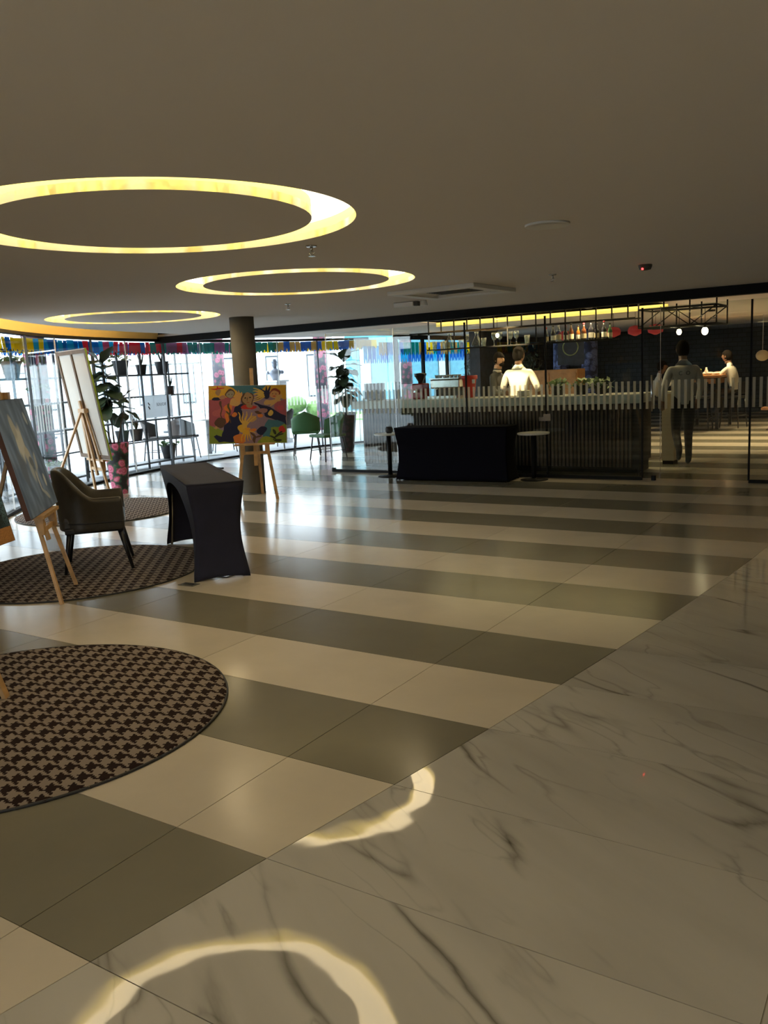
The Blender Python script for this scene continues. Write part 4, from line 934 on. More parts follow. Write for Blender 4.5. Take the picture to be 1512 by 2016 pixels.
# man walking away past the doorway
arms = {'elbow_l': ((-0.26, -0.04, 1.12), 0.050), 'wrist_l': ((-0.25, 0.10, 0.92), 0.034), 'hand_l': ((-0.25, 0.15, 0.86), (0.038, 0.022)), 'elbow_r': ((0.25, 0.02, 1.12), 0.050), 'wrist_r': ((0.24, 0.14, 0.92), 0.034), 'hand_r': ((0.24, 0.18, 0.86), (0.038, 0.022))}
legs = {'knee_l': ((-0.10, -0.02, 0.47), 0.062), 'ankle_l': ((-0.13, -0.34, 0.26), 0.045), 'toe_l': ((-0.15, -0.36, 0.12), (0.042, 0.03)), 'knee_r': ((0.09, 0.06, 0.47), 0.062), 'ankle_r': ((0.09, 0.03, 0.09), 0.045), 'toe_r': ((0.11, 0.18, 0.035), (0.042, 0.03))}
t, *_ = person('man in a pale grey jacket and dark trousers walking away behind the glass door', (-2.93, 12.15, 0.0), R(28), stand_joints(arms, legs, h=0.985), body_tags(), {**PM, 'shirt': 'jacket_grey'}, 'hair_dark')
head_parts(t, (0, 0.05, 1.60), R(0), 'skin_dark', 'hair_dark')
text_obj('lettering', 'C  O', 0.075, 'ink', t, (-0.02, -0.135, 1.28), (R(90), 0, 0), 0.003)
# seated people in the restaurant
def seated(label, loc, rz, shirt, skin, arms, hz=0.72, fwd=0.40, s=1.0):
    J = {'pelvis': ((0, -0.02, hz), (0.155, 0.12)), 'spine': ((0, 0.0, hz+0.17), (0.150, 0.11)), 'chest': ((0, 0.06, hz+0.35), (0.175, 0.12)), 'collar': ((0, 0.10, hz+0.50), (0.10, 0.075)), 'neck': ((0, 0.115, hz+0.56), (0.055, 0.055)), 'jaw': ((0, 0.13, hz+0.61), (0.052, 0.055)), 'crown': ((0, 0.145, hz+0.68), (0.045, 0.05)),
         'hip_l': ((-0.10, 0.02, hz-0.02), 0.09), 'hip_r': ((0.10, 0.02, hz-0.02), 0.09), 'knee_l': ((-0.12, fwd, hz-0.02), 0.065), 'knee_r': ((0.12, fwd, hz-0.02), 0.065), 'ankle_l': ((-0.12, fwd-0.10, hz-0.42), 0.045), 'ankle_r': ((0.12, fwd-0.10, hz-0.42), 0.045), 'toe_l': ((-0.12, fwd+0.05, hz-0.47), (0.042, 0.03)), 'toe_r': ((0.12, fwd+0.05, hz-0.47), (0.042, 0.03)),
         'shoulder_l': ((-0.175, 0.10, hz+0.46), 0.068), 'shoulder_r': ((0.175, 0.10, hz+0.46), 0.068)}
    J.update(arms); t, *_ = person(label, loc, rz, J, body_tags(), {**PM, 'shirt': shirt, 'skin': skin}, 'hair_dark')
    head_parts(t, (0, 0.17, hz+0.71), 0, skin, 'hair_dark'); return t
ar = lambda hz: {'elbow_l': ((-0.24, 0.22, hz+0.28), 0.048), 'wrist_l': ((-0.16, 0.42, hz+0.375), 0.034), 'hand_l': ((-0.13, 0.50, hz+0.375), (0.038, 0.022)), 'elbow_r': ((0.24, 0.22, hz+0.28), 0.048), 'wrist_r': ((0.16, 0.42, hz+0.375), 0.034), 'hand_r': ((0.13, 0.50, hz+0.375), (0.038, 0.022))}
seated('man in a white shirt seated on a high stool at the wooden table', (-3.55, 19.0, 0.0), R(75), 'shirt_white', 'skin_dark', ar(0.76), 0.76)
seated('small figure in pale clothes seated far back, left of the walking man', (-5.25, 19.2, 0.0), R(-75), 'shirt_white', 'skin_dark', ar(0.60), 0.60)
def stool(label, loc, hz, rz=0):
    t = thing('bar_stool', label, 'stool', loc, rz)
    MB().box((0, 0, hz-0.03), (0.38, 0.38, 0.05)).build('seat', 'chair_black', t, bevel=0.015)
    for sx in (-1, 1):
        for sy in (-1, 1): MB().tube([(sx*0.15, sy*0.15, hz-0.05), (sx*0.20, sy*0.20, 0)], [0.016, 0.013], 8).build('leg', 'chair_black', t)
    mb = MB()
    for a, b in (((-1, -1), (1, -1)), ((1, -1), (1, 1)), ((1, 1), (-1, 1)), ((-1, 1), (-1, -1))): mb.tube([(a[0]*0.185, a[1]*0.185, 0.25), (b[0]*0.185, b[1]*0.185, 0.25)], 0.009, 6)
    mb.build('footrest', 'chair_black', t)
    MB().box((0, -0.18, hz+0.16), (0.36, 0.025, 0.24)).build('backrest', 'chair_black', t, bevel=0.01)
stool('black high stool under the seated man in the white shirt', (-3.55, 18.96, 0), 0.655, R(75))
stool('black high stool under the small figure far back', (-5.25, 19.2, 0), 0.495, R(-75))
stool('empty black high stool at the near side of the wooden table', (-4.05, 18.25, 0), 0.70, R(0))
t = thing('high_table', 'high wooden restaurant table where the man in white sits', 'table', (-4.10, 19.05, 0))
MB().box((0, 0, 1.075), (0.85, 1.5, 0.05)).build('table_top', 'table_wood', t, bevel=0.006)
for sx in (-1, 1):
    for sy in (-1, 1): MB().box((sx*0.34, sy*0.65, 0.525), (0.06, 0.06, 1.05)).build('leg', 'chair_black', t)
MB().box((0, 0, 0.98), (0.70, 1.3, 0.10)).build('apron', 'table_wood', t)
t = thing('herb_bowl', 'bowl of bright green herbs on the high wooden table', 'bowl', (-4.26, 18.75, 1.10))
MB().lathe([(0.06, 0), (0.13, 0.05), (0.15, 0.07), (0.14, 0.07)], 22).build('bowl', 'pot_dark', t)
mb = MB(); [mb.ell((rl.uniform(-.09, .09), rl.uniform(-.09, .09), 0.09+rl.uniform(-.02, .03)), (0.045, 0.045, 0.03), 8, 5) for _ in range(14)]; mb.build('herbs', 'lime', t)
t = thing('napkin_stack', 'white crumpled napkins and cloth on the high wooden table', 'napkins', (-4.02, 18.8, 1.10))
mb = MB(); [mb.ell((rl.uniform(-.16, .2), rl.uniform(-.05, .05), 0.02+rl.uniform(0, .02)), (0.06, 0.05, 0.03), 8, 5) for _ in range(9)]; mb.build('cloth', 'paper', t)
MB().lathe([(0.035, 0), (0.04, 0.08), (0.018, 0.13), (0.02, 0.16)], 14, (-0.05, 0, 0)).build('dispenser', 'paper', t)
t = thing('low_stool', 'squat wooden stool on the lit floor at the right edge', 'stool', (-2.72, 18.3, 0))
MB().box((0, 0, 0.42), (0.34, 0.34, 0.05)).build('seat', 'table_wood', t, bevel=0.01); MB().lathe([(0.10, 0), (0.055, 0.03), (0.05, 0.40)], 16).build('post', 'slat_wood', t)

# ------------------------------------------------------------------ bar counter and what stands on it
BX0, BX1, BY = -7.83, -3.25, 11.25
bar = thing('bar_counter', 'long bar counter with a thick pale top and dark vertical slats behind the glass', 'bar counter', ((BX0+BX1)/2, BY, 0))
LB = BX1-BX0
MB().box((0, 0.30, 0.99), (LB, 0.66, 0.12)).build('counter_top', 'quartz', bar, bevel=0.006)
MB().box((0.02, 0.36, 0.465), (LB-0.16, 0.44, 0.93)).build('body', 'bar_body', bar)
MB().box((0.02, 0.33, 0.03), (LB-0.2, 0.42, 0.06)).build('plinth', 'black_metal', bar)
slat = MB().box((0, 0, 0), (0.030, 0.035, 0.86)).mesh('slat', 'slat_wood')
for i in range(int((LB-0.2)/0.055)): inst('slat', slat, bar, (-LB/2+0.12+i*0.055, 0.122, 0.495))
t = thing('back_counter', 'pale worktop behind the bar where the two men stand', 'counter', (-5.3, 12.95, 0))
MB().box((0, 0, 0.90), (3.4, 0.5, 0.04)).build('worktop', 'beige_panel', t); MB().box((0, 0.02, 0.44), (3.3, 0.42, 0.88)).build('body', 'bar_body', t)
t = thing('service_cabinet', 'narrow beige cabinet end panel between the bar and the glass door', 'cabinet', (-3.20, 12.55, 0))
MB().box((0, 0, 0.52), (0.17, 0.30, 0.95)).build('panel', 'beige_panel', t); MB().box((0, 0, 1.01), (0.19, 0.32, 0.03)).build('top', 'quartz', t); MB().box((0, 0.0, 0.02), (0.15, 0.26, 0.05)).build('plinth', 'black_metal', t)
ordn = ['first', 'second', 'third', 'fourth', 'fifth', 'sixth', 'seventh', 'eighth', 'ninth', 'tenth', 'eleventh', 'twelfth', 'thirteenth', 'fourteenth', 'fifteenth', 'sixteenth']
zc = 1.05
t = thing('red_bin', 'tapered red plastic bin on the bar left of the bartender', 'bin', (-5.93, 11.62, zc)); MB().lathe([(0.075, 0), (0.105, 0.27), (0.125, 0.275), (0.125, 0.33), (0.11, 0.33), (0.10, 0.28)], 26).build('bucket', 'red_plastic', t); MB().box((0.10, -0.06, 0.24), (0.04, 0.02, 0.06)).build('label_sticker', 'paper', t)
t = thing('coffee_grinder', 'red coffee grinder with a dark hopper on the bar', 'coffee grinder', (-6.78, 11.62, zc))
MB().box((0, 0, 0.12), (0.20, 0.22, 0.24)).build('body', 'red_enamel', t, bevel=0.02); MB().lathe([(0.035, 0.24), (0.04, 0.27), (0.095, 0.36), (0.10, 0.39), (0.02, 0.40)], 20).build('hopper', 'dark_glass', t); MB().box((0, -0.14, 0.12), (0.06, 0.07, 0.03)).build('spout', 'steel', t)
t = thing('espresso_machine', 'steel espresso machine with stacked white cups between grinder and red bin', 'espresso machine', (-6.33, 11.66, zc))
MB().box((0, 0.05, 0.22), (0.50, 0.30, 0.14)).build('body', 'steel', t, bevel=0.02); MB().box((0, 0.12, 0.08), (0.46, 0.14, 0.16)).build('back_panel', 'grille_dark', t); MB().box((0, -0.02, 0.02), (0.50, 0.34, 0.04)).build('drip_tray', 'steel', t)
MB().box((0, 0.05, 0.30), (0.52, 0.32, 0.015)).build('cup_rail', 'steel', t)
for k in (-1, 1): MB().tube([(k*0.12, -0.06, 0.16), (k*0.12, -0.14, 0.15)], 0.018, 10).build('group_head', 'steel', t)
cup = MB().lathe([(0.022, 0), (0.034, 0.045), (0.031, 0.045), (0.02, 0.005)], 16).mesh('coffee_cup', 'paper')
for i in range(7):
    o = inst('coffee_cup', cup, None, (-6.53+i*0.065, 11.70, zc+0.308)); tag(o, '%s white cup from the left on top of the espresso machine' % ordn[i], 'cup', 'cups on the espresso machine')
t = thing('till_screen', 'dark till screen standing at the left end of the bar', 'screen', (-7.63, 11.60, zc), R(6))
MB().box((0, 0, 0.145), (0.36, 0.03, 0.25)).build('screen', 'chair_black', t, bevel=0.006); MB().box((0, 0.06, 0.05), (0.06, 0.05, 0.10)).build('stand', 'grille_dark', t); MB().box((0, 0.05, 0.008), (0.22, 0.16, 0.016)).build('foot', 'grille_dark', t); MB().box((0.08, -0.018, 0.06), (0.08, 0.004, 0.08)).build('sticker', 'shirt_grey', t)
for i, (x, lab) in enumerate(((-4.52, 'leafy herb pot on the bar, nearest to the bartender'), (-4.18, 'leafy herb pot on the bar between its two neighbours'), (-3.90, 'leafy herb pot on the bar, nearest to the doorway'))):
    t = thing('herb_pot', lab, 'potted herbs', (x, 11.60, zc), 0, 'herb pots on the bar')
    MB().lathe([(0.07, 0), (0.10, 0.13), (0.09, 0.13)], 20).build('pot', 'pot_dark', t)
    mb = MB()
    for k in range(70):
        a_, rr, zz = rl.uniform(0, 6.28), rl.uniform(0.02, 0.17), rl.uniform(0.09, 0.22); c = Vector((rr*math.cos(a_), rr*math.sin(a_), zz-0.25*max(0, rr-0.09))); q = Matrix.Rotation(rl.uniform(0, 6.28), 3, 'Z') @ Matrix.Rotation(rl.uniform(-1, 1), 3, 'X')
        mb.add([c+q @ Vector(v) for v in ((0, -0.04, 0), (0.028, 0, 0.006), (0, 0.05, 0), (-0.028, 0, 0.006))], [(0, 1, 2, 3)])
    mb.build('foliage', 'herb_leaf', t)
for i in range(6):
    o = MB().lathe([(0.03, 0), (0.11, 0.012), (0.115, 0.018), (0.10, 0.014)], 24).build('plate', 'paper', loc=(-5.05+0.0*i, 11.64, zc+0.012*i)); tag(o, '%s white plate from the bottom of the small stack on the bar' % ordn[i], 'plate', 'stacked plates on the bar')

# hanging shelf with glasses and bottles
sh_ = thing('hanging_shelf', 'black rod-hung glass shelf above the bar holding glasses and bottles', 'shelf', (-5.32, 12.05, 0))
MB().box((0, 0, 1.795), (2.98, 0.26, 0.012)).build('shelf_glass', 'clear_glass', sh_)
for y in (-0.13, 0.13): MB().box((0, y, 1.795), (2.98, 0.012, 0.018)).build('shelf_rail', 'black_metal', sh_)
MB().box((0, -0.13, 2.06), (3.6, 0.018, 0.018)).build('upper_rail', 'black_metal', sh_); MB().box((0, 0.13, 2.06), (3.6, 0.018, 0.018)).build('upper_rail', 'black_metal', sh_)
for i in range(15):
    x = -1.45+i*0.225
    MB().bar((x, -0.13, 1.80 if i % 2 == 0 and x < 1.5 else 2.06), (x, -0.13, ZC), 0.016, 0.016).build('hanging_rod', 'black_metal', sh_)
zs = 1.802
gob = MB().lathe([(0.032, 0), (0.030, 0.004), (0.005, 0.01), (0.005, 0.08), (0.03, 0.11), (0.042, 0.15), (0.036, 0.20), (0.034, 0.20), (0.040, 0.15), (0.0, 0.10)], 16, cap=False).mesh('wine_glass', 'clear_glass')
dec = MB().lathe([(0.085, 0), (0.09, 0.03), (0.03, 0.16), (0.022, 0.19), (0.035, 0.23), (0.03, 0.23), (0.018, 0.19), (0.08, 0.03)], 18, cap=False).mesh('decanter', 'clear_glass')
tum = MB().lathe([(0.03, 0), (0.042, 0.13), (0.039, 0.13), (0.028, 0.01)], 16).mesh('tumbler', 'clear_glass')
x = -6.72
seq = ['tumbler', 'tumbler', 'decanter', 'tumbler', 'wine_glass', 'decanter', 'tumbler', 'wine_glass', 'wine_glass', 'wine_glass', 'wine_glass', 'tumbler']
for i, k in enumerate(seq):
    o = inst(k, {'tumbler': tum, 'decanter': dec, 'wine_glass': gob}[k], None, (x, 12.05+(0.04 if i % 2 else -0.04), zs))
    tag(o, 'clear %s on the hanging shelf, %s glass from its left end' % (k.replace('_', ' '), ordn[i]), 'glass', 'glassware on the hanging shelf'); x += 0.135 if k != 'decanter' else 0.16
cols = ['clear_glass', 'paper', 'clear_glass', 'dark_glass', 'brown_glass', 'amber_glass', 'brown_glass', 'dark_glass', 'bottle_label', 'dark_glass', 'green_glass']
names = ['clear', 'white', 'clear', 'black', 'brown', 'amber', 'brown', 'black', 'cream-labelled', 'black', 'green']
for i, (m, nm) in enumerate(zip(cols, names)):
    s = 0.85+0.25*((i*7) % 5)/5; xx = -4.86+i*0.095
    t = thing('bottle', '%s bottle on the right half of the hanging shelf, %s bottle from the left' % (nm, ordn[i]), 'bottle', (xx, 12.04+0.03*(i % 2), zs), 0, 'bottles on the hanging shelf')
    MB().lathe([(0.036*s, 0), (0.037*s, 0.13*s), (0.030*s, 0.155*s), (0.013*s, 0.185*s), (0.013*s, 0.235*s)], 18).build('body', m if m not in ('paper', 'bottle_label') else 'dark_glass', t)
    MB().lathe([(0.015*s, 0.232*s), (0.015*s, 0.255*s)], 12).build('cap', 'tissue_red' if i % 3 == 0 else 'chair_black', t)
    MB().lathe([(0.0375*s, 0.03*s), (0.0382*s, 0.10*s)], 18, cap=False).build('paper_label', 'bottle_label' if i % 2 == 0 else 'paper', t)
for i, (x, y, m) in enumerate(((-4.62, 14.4, 'tissue_red'), (-4.25, 14.4, 'tissue_red'), (-3.92, 14.4, 'tissue_red'), (-5.55, 14.6, 'tissue_red'))):
    t = thing('paper_lantern', 'red paper ornament hanging behind the bottles, %s from the left' % ordn[(1, 2, 3, 0)[i]], 'paper ornament', (x, y, 1.98), 0, 'red paper ornaments over the bar')
    MB().lathe([(0.02, -0.10), (0.12, -0.06), (0.13, 0.0), (0.10, 0.05), (0.02, 0.07)], 10).build('paper_body', m, t); MB().tube([(0, 0, 0.06), (0, 0, ZC-1.98)], 0.003, 5).build('string', 'black_metal', t)

# black hanging truss with bulbs
tr = thing('hanging_truss', 'black metal box truss hanging from the bar ceiling near the doorway', 'truss', (-3.05, 12.7, 0))
for y in (-0.35, 0.35):
    for z in (1.93, 2.18): MB().tube([(-0.55, y, z), (0.5, y, z)], 0.014, 8).build('rail', 'black_metal', tr)
for x in (-0.55, -0.2, 0.15, 0.5):
    for z in (1.93, 2.18): MB().tube([(x, -0.35, z), (x, 0.35, z)], 0.012, 8).build('cross_rail', 'black_metal', tr)
    for y in (-0.35, 0.35): MB().tube([(x, y, 1.93), (x, y, ZC)], 0.011, 8).build('post', 'black_metal', tr)
for y in (-0.35, 0.35): MB().tube([(-0.55, y, 1.93), (-0.2, y, 2.18), (0.15, y, 1.93), (0.5, y, 2.18)], 0.009, 8).build('diagonal', 'black_metal', tr)
def pendant(loc, lab, r, m='bulb', cord=0.3, power=0.0):
    t = thing('pendant_bulb', lab, 'pendant lamp', loc)
    MB().ell((0, 0, 0), (r, r, r*1.25), 16, 10).build('bulb', m, t); MB().lathe([(r*0.5, r*1.0), (r*0.5, r*2.0)], 12).build('socket', 'black_metal', t); MB().tube([(0, 0, r*2), (0, 0, cord)], 0.004, 6).build('cord', 'black_metal', t)
pendant((-3.20, 13.0, 1.86), 'small glowing bare bulb hanging under the truss, left of its twin', 0.035, cord=0.32)
pendant((-2.84, 13.0, 1.85), 'glowing bare bulb hanging under the truss, right of its twin', 0.045, cord=0.33)
pendant((-6.05, 12.9, 1.99), 'small white bulb hanging above the back counter', 0.03, cord=0.28)
t = thing('globe_lamp', 'unlit pale globe pendant on a long cord at the right edge', 'pendant lamp', (-3.02, 19.0, 1.45))
MB().ell((0, 0, 0), (0.13, 0.13, 0.11), 20, 12).build('globe', 'beige_panel', t); MB().tube([(0, 0, 0.1), (0.0, 0, ZC-1.45)], 0.005, 6).build('cord', 'paper', t)
# restaurant downlights (lamps of that room)
def downlight(loc, power, lab, size=70, aim=0.0):
    t = thing('ceiling_spot', lab, 'spotlight', (*loc, ZC), 0, 'restaurant ceiling spots')
    MB().lathe([(0.06, 0.0), (0.06, -0.03), (0.05, -0.03)], 20, cap=False).build('trim_ring', 'black_metal', t); MB().lathe([(0.0, -0.004), (0.05, -0.004)], 20, cap=False).build('lens', 'bulb', t)
    ld = bpy.data.lights.new('spot_light', 'SPOT'); ld.energy = power; ld.color = (1.0, 0.70, 0.36); ld.spot_size = R(size); ld.spot_blend = 0.6; ld.shadow_soft_size = 0.04
    lo = bpy.data.objects.new('spot_light', ld); COL.objects.link(lo); lo.parent = t; lo.location = (0, 0, -0.04); lo.rotation_euler = (R(aim), 0, 0)
downlight((-3.3, 15.6), 260, 'ceiling spot lighting the striped floor behind the walking man', 100)
downlight((-2.2, 16.4), 260, 'ceiling spot lighting the floor at the right edge', 100)
downlight((-3.9, 18.6), 160, 'ceiling spot above the high wooden table', 90)
downlight((-2.2, 19.5), 200, 'ceiling spot over the far restaurant floor', 100)
downlight((-5.40, 11.50), 420, 'ceiling spot above the bartender', 60, 44)
downlight((-5.9, 13.6), 120, 'ceiling spot above the man in dark', 110)
downlight((-4.2, 12.0), 70, 'ceiling spot above the herb pots', 100)
# background furnishings
for x, y, lab in ((-7.9, 20.5, 'pillar wrapped in blue patterned cloth beyond the bar, the left one of two'), (-7.1, 20.3, 'pillar wrapped in blue patterned cloth beyond the bar, the right one of two')):
    t = thing('fabric_pillar', lab, 'pillar', (x, y, 0)); MB().lathe([(0.19, 0), (0.19, 1.1)], 24).build('lower_wrap', 'blue_fabric', t); MB().lathe([(0.19, 1.1), (0.19, ZC)], 24).build('upper_wrap', 'blue_fabric', t)
t = thing('sideboard', 'orange wooden sideboard standing behind the bartender', 'sideboard', (-6.55, 16.6, 0))
MB().box((0, 0, 0.72), (1.15, 0.45, 1.30)).build('body', 'orange_wood', t, bevel=0.01)
for s in (-1, 1):
    d = MB().box((s*0.28, -0.235, 0.70), (0.53, 0.02, 1.2)).build('door', 'orange_wood', t); MB().box((s*0.06, -0.25, 0.8), (0.015, 0.02, 0.12)).build('handle', 'steel', d)
for s in (-1, 1): MB().box((s*0.5, 0, 0.035), (0.06, 0.4, 0.07)).build('foot', 'chair_black', t)
t = thing('wall_picture', 'dark framed picture with a round motif behind the bartender', 'picture', (-6.3, 16.9, 1.75))
MB().box((0, 0, 0), (0.55, 0.03, 0.60)).build('panel', 'dark_wall', t); mb = MB(); mb.tube([(0.16*math.cos(k*PI/14), -0.02, 0.05+0.16*math.sin(k*PI/14)) for k in range(29)], 0.012, 6); mb.build('ring_motif', 'leaf_pale', t)
for i, x in enumerate((-9.0, -8.4)):
    t = thing('indoor_tree', 'dense dark indoor plant against the bright windows beyond the bar, %s one' % ('left' if i == 0 else 'right'), 'plant', (x-0.35+0.55*i, 18.75+i*0.35, 0)); MB().lathe([(0.16, 0), (0.2, 0.4), (0.18, 0.4)], 20).build('pot', 'pot_dark', t); MB().tube([(0, 0, 0.36), (0.02, 0, 1.2)], 0.02, 8).build('stem', 'stem', t)
    mb = MB()
    for k in range(420):
        v = Vector((rl.gauss(0, 1), rl.gauss(0, 1), rl.gauss(0, 1))).normalized()*rl.uniform(0.2, 1); c = Vector((v.x*0.40, v.y*0.40, 1.45+v.z*0.62)); q = Matrix.Rotation(rl.uniform(0, 6.28), 3, 'Z') @ Matrix.Rotation(rl.uniform(-1.4, 1.4), 3, 'X')
        mb.add([c+q @ Vector(p) for p in ((0, -0.05, 0), (0.025, 0, 0.006), (0, 0.06, 0), (-0.025, 0, 0.006))], [(0, 1, 2, 3)])
    mb.build('foliage', 'leaf_dark', t)

# ------------------------------------------------------------------ terrace outside
tag(MB().box((-30, 20, -0.12), (90, 110, 0.2)).build('floor_terrace', 'terrace'), kind='structure')
def tchair(label, loc, rz, m, group='terrace and hall chairs'):
    t = thing('cafe_chair', label, 'chair', loc, rz, group)
    MB().box((0, 0, 0.44), (0.50, 0.46, 0.05)).build('seat', m, t, bevel=0.015)
    def bk(u, v):
        a_ = (u-0.5)*2.2; return (0.29*math.sin(a_), -0.26*math.cos(a_)+0.04-0.10*v*abs(math.cos(a_)), 0.44+(0.40-0.14*abs(u-0.5)*2)*v)
    MB().grid(bk, 16, 6).build('backrest', m, t, solid=0.025)
    for sx in (-1, 1):
        for sy in (-1, 1): MB().tube([(sx*0.2, sy*0.18, 0.43), (sx*0.25, sy*0.23, 0)], [0.013, 0.011], 8).build('leg', 'chair_black', t)
        MB().tube([(sx*0.235, -0.215, 0.18), (sx*0.235, 0.215, 0.18)], 0.006, 6).build('side_stretcher', 'chair_black', t)
tchair('grey upholstered chair outside the glazing, seen from behind', (-12.9, 11.75, -0.02), R(-60), 'chair_fabric')
tchair('grey chair outside the glazing, half hidden behind the upholstered one', (-12.45, 12.0, -0.02), R(30), 'chair_fabric')
tchair('green chair outside the glazing left of the colourful painting', (-12.75, 13.45, -0.02), R(140), 'chair_green')
tchair('green chair indoors just left of the glass partition edge', (-10.05, 12.85, 0.0), R(35), 'chair_green')
tchair('green chair behind the glass partition, next to the dark potted fig', (-9.0, 12.1, 0.0), R(160), 'chair_green')
tchair('dark chair outside behind the colourful painting', (-11.9, 14.3, -0.02), R(100), 'chair_fabric')
for xy, lab in (((-12.5, 12.75), 'round cafe table with white foot plate outside near the green chair'), ((-12.95, 9.30), 'round cafe table with white foot plate outside behind the tall canvas')):
    t = thing('cafe_table', lab, 'table', (*xy, -0.02), 0, 'cafe tables outside')
    MB().lathe([(0.33, 0.72), (0.33, 0.745)], 30).build('table_top', 'white_top', t); MB().lathe([(0.045, 0.02), (0.045, 0.72)], 16).build('pole', 'rack_metal', t); MB().lathe([(0.28, 0), (0.28, 0.012), (0.06, 0.03)], 30).build('base', 'white_top', t)
# plant racks just outside the glass
def rack(label, a0, a1, npost, rr=8.72):
    am = (a0+a1)/2; t = thing('plant_rack', label, 'plant rack', (*epos(am, rr), -0.02), 0, 'black plant racks'); o = Vector((*epos(am, rr), 0))
    A = [a0+(a1-a0)*i/(npost-1) for i in range(npost)]
    for ag in A:
        for r_ in (rr-0.16, rr+0.16):
            p = Vector((*epos(ag, r_), 0))-o; MB().box((p.x, p.y, 1.03), (0.028, 0.028, 2.06)).build('post', 'rack_metal', t)
    for z in (0.10, 0.50, 0.86, 1.28, 1.66, 2.06):
        for r_ in (rr-0.16, rr+0.16):
            mb = MB()
            for i in range(len(A)-1):
                p, q = Vector((*epos(A[i], r_), 0))-o, Vector((*epos(A[i+1], r_), 0))-o; mb.bar((p.x, p.y, z), (q.x, q.y, z), 0.022, 0.022)
            mb.build('rail', 'rack_metal', t)
        if z in (0.10, 0.86, 1.28, 1.66):
            mb = MB()
            for i in range(len(A)-1):
                p, q = Vector((*epos(A[i], rr), 0))-o, Vector((*epos(A[i+1], rr), 0))-o; mb.bar((p.x, p.y, z+0.014), (q.x, q.y, z+0.014), 0.30, 0.006)
            mb.build('shelf_board', 'rack_metal', t)
rack('black metal plant rack outside at the left edge, in front of the rose pillar', 213, 197.5, 5)
rack('black metal plant rack outside behind the frosted sign and the fig', 194.4, 178.6, 5)
def rackpot(label, ag, z, kind, s=1.0, rr=8.72):
    t = thing('rack_plant', label, 'potted plant', (*epos(ag, rr), z-0.02), rl.uniform(0, 6), 'potted plants on the racks')
    MB().lathe([(0.075*s, 0), (0.11*s, 0.18*s), (0.115*s, 0.19*s), (0.10*s, 0.19*s)], 20).build('pot', 'basket' if kind == 'basket' else 'pot_dark', t)
    mb = MB(); m = {'pale': 'leaf_pale', 'spiky': 'leaf_dark', 'basket': 'leaf_pale', 'leafy': 'leaf_green'}[kind]
    for k in range(60 if kind != 'spiky' else 22):
        if kind == 'spiky':
            a_ = rl.uniform(0, 6.28); d = Vector((math.cos(a_)*0.10, math.sin(a_)*0.10, rl.uniform(0.18, 0.34)))*s; b_ = Vector((0, 0, 0.17*s)); sd = Vector((-math.sin(a_), math.cos(a_), 0))*0.016*s; mb.add([b_-sd, b_+sd, b_+d], [(0, 1, 2)])
        else:
            a_, q_ = rl.uniform(0, 6.28), rl.uniform(0.02, 0.15)*s; c = Vector((q_*math.cos(a_), q_*math.sin(a_), rl.uniform(0.17, 0.34 if kind == 'pale' else 0.24)*s)); q = Matrix.Rotation(a_, 3, 'Z') @ Matrix.Rotation(rl.uniform(-1, 1), 3, 'X')
            mb.add([c+q @ Vector(p)*s for p in ((0, -0.035, 0), (0.028, 0, 0.006), (0, 0.04, 0), (-0.028, 0, 0.006))], [(0, 1, 2, 3)])
    mb.build('foliage', m, t)
SH = lambda z: z+0.018
rackpot('woven basket planter on the upper shelf of the leftmost rack', 207.2, SH(1.66), 'basket', 1.25)
rackpot('pale green leafy plant on the upper rack shelf just right of the fig', 188.6, SH(1.66), 'pale', 1.3)
rackpot('dark spiky plant on the upper rack shelf, right of the pale leafy one', 185.2, SH(1.66), 'spiky', 0.9)
rackpot('tall dark spiky plant at the right end of the upper rack shelf', 181.8, SH(1.66), 'spiky', 1.15)
rackpot('small plant on the shelf above the frosted sign', 180.7, SH(1.28), 'spiky', 0.8)
rackpot('leafy plant on the middle shelf of the leftmost rack', 203.0, SH(1.28), 'leafy', 1.1)
rackpot('dark pot low on the rack behind the fig stems, left one', 189.4, SH(0.10)+0.40, 'spiky', 1.1)
rackpot('dark pot low on the rack behind the fig stems, right one', 187.0, SH(0.10)+0.40, 'spiky', 1.1)
rackpot('dark pot on the ground shelf behind the blue-grey painting', 201.1, SH(0.10), 'leafy', 1.1)
rackpot('dark pot on the ground shelf under the frosted sign', 181.9, SH(0.10), 'leafy', 1.3)
# rose-wrapped pillars
def pillar(label, xy, r, h, fabs):
    t = thing('rose_pillar', label, 'pillar', (*xy, -0.02), 0, 'pillars wrapped in rose cloth'); n = len(fabs)
    for i, f in enumerate(fabs): MB().lathe([(r, h*i/n), (r, h*(i+1)/n-0.006)], 28).build('cloth_band', f, t)
    MB().lathe([(r-0.006, 0), (r-0.006, h)], 28).build('core', 'dark_wall', t)
pillar('pillar wrapped in pink rose cloth outside behind the leftmost plant rack', (-11.86, 8.44), 0.17, 2.6, ['rose_fabric', 'rose_fabric', 'rose_fabric_pillar', 'rose_fabric', 'rose_fabric_faded', 'rose_fabric', 'rose_fabric_pillar'])
pillar('pillar wrapped in faded rose cloth outside just left of the column', (-16.5, 17.4), 0.17, 3.4, ['rose_fabric_pillar']*3)
pillar('pillar wrapped in faded rose cloth outside just left of the partition edge', (-14.38, 19.2), 0.17, 3.4, ['rose_fabric_pillar']*3)
pillar('pillar wrapped in faded rose cloth outside beyond the bar', (-13.0, 21.5), 0.17, 3.4, ['rose_fabric_pillar']*3)
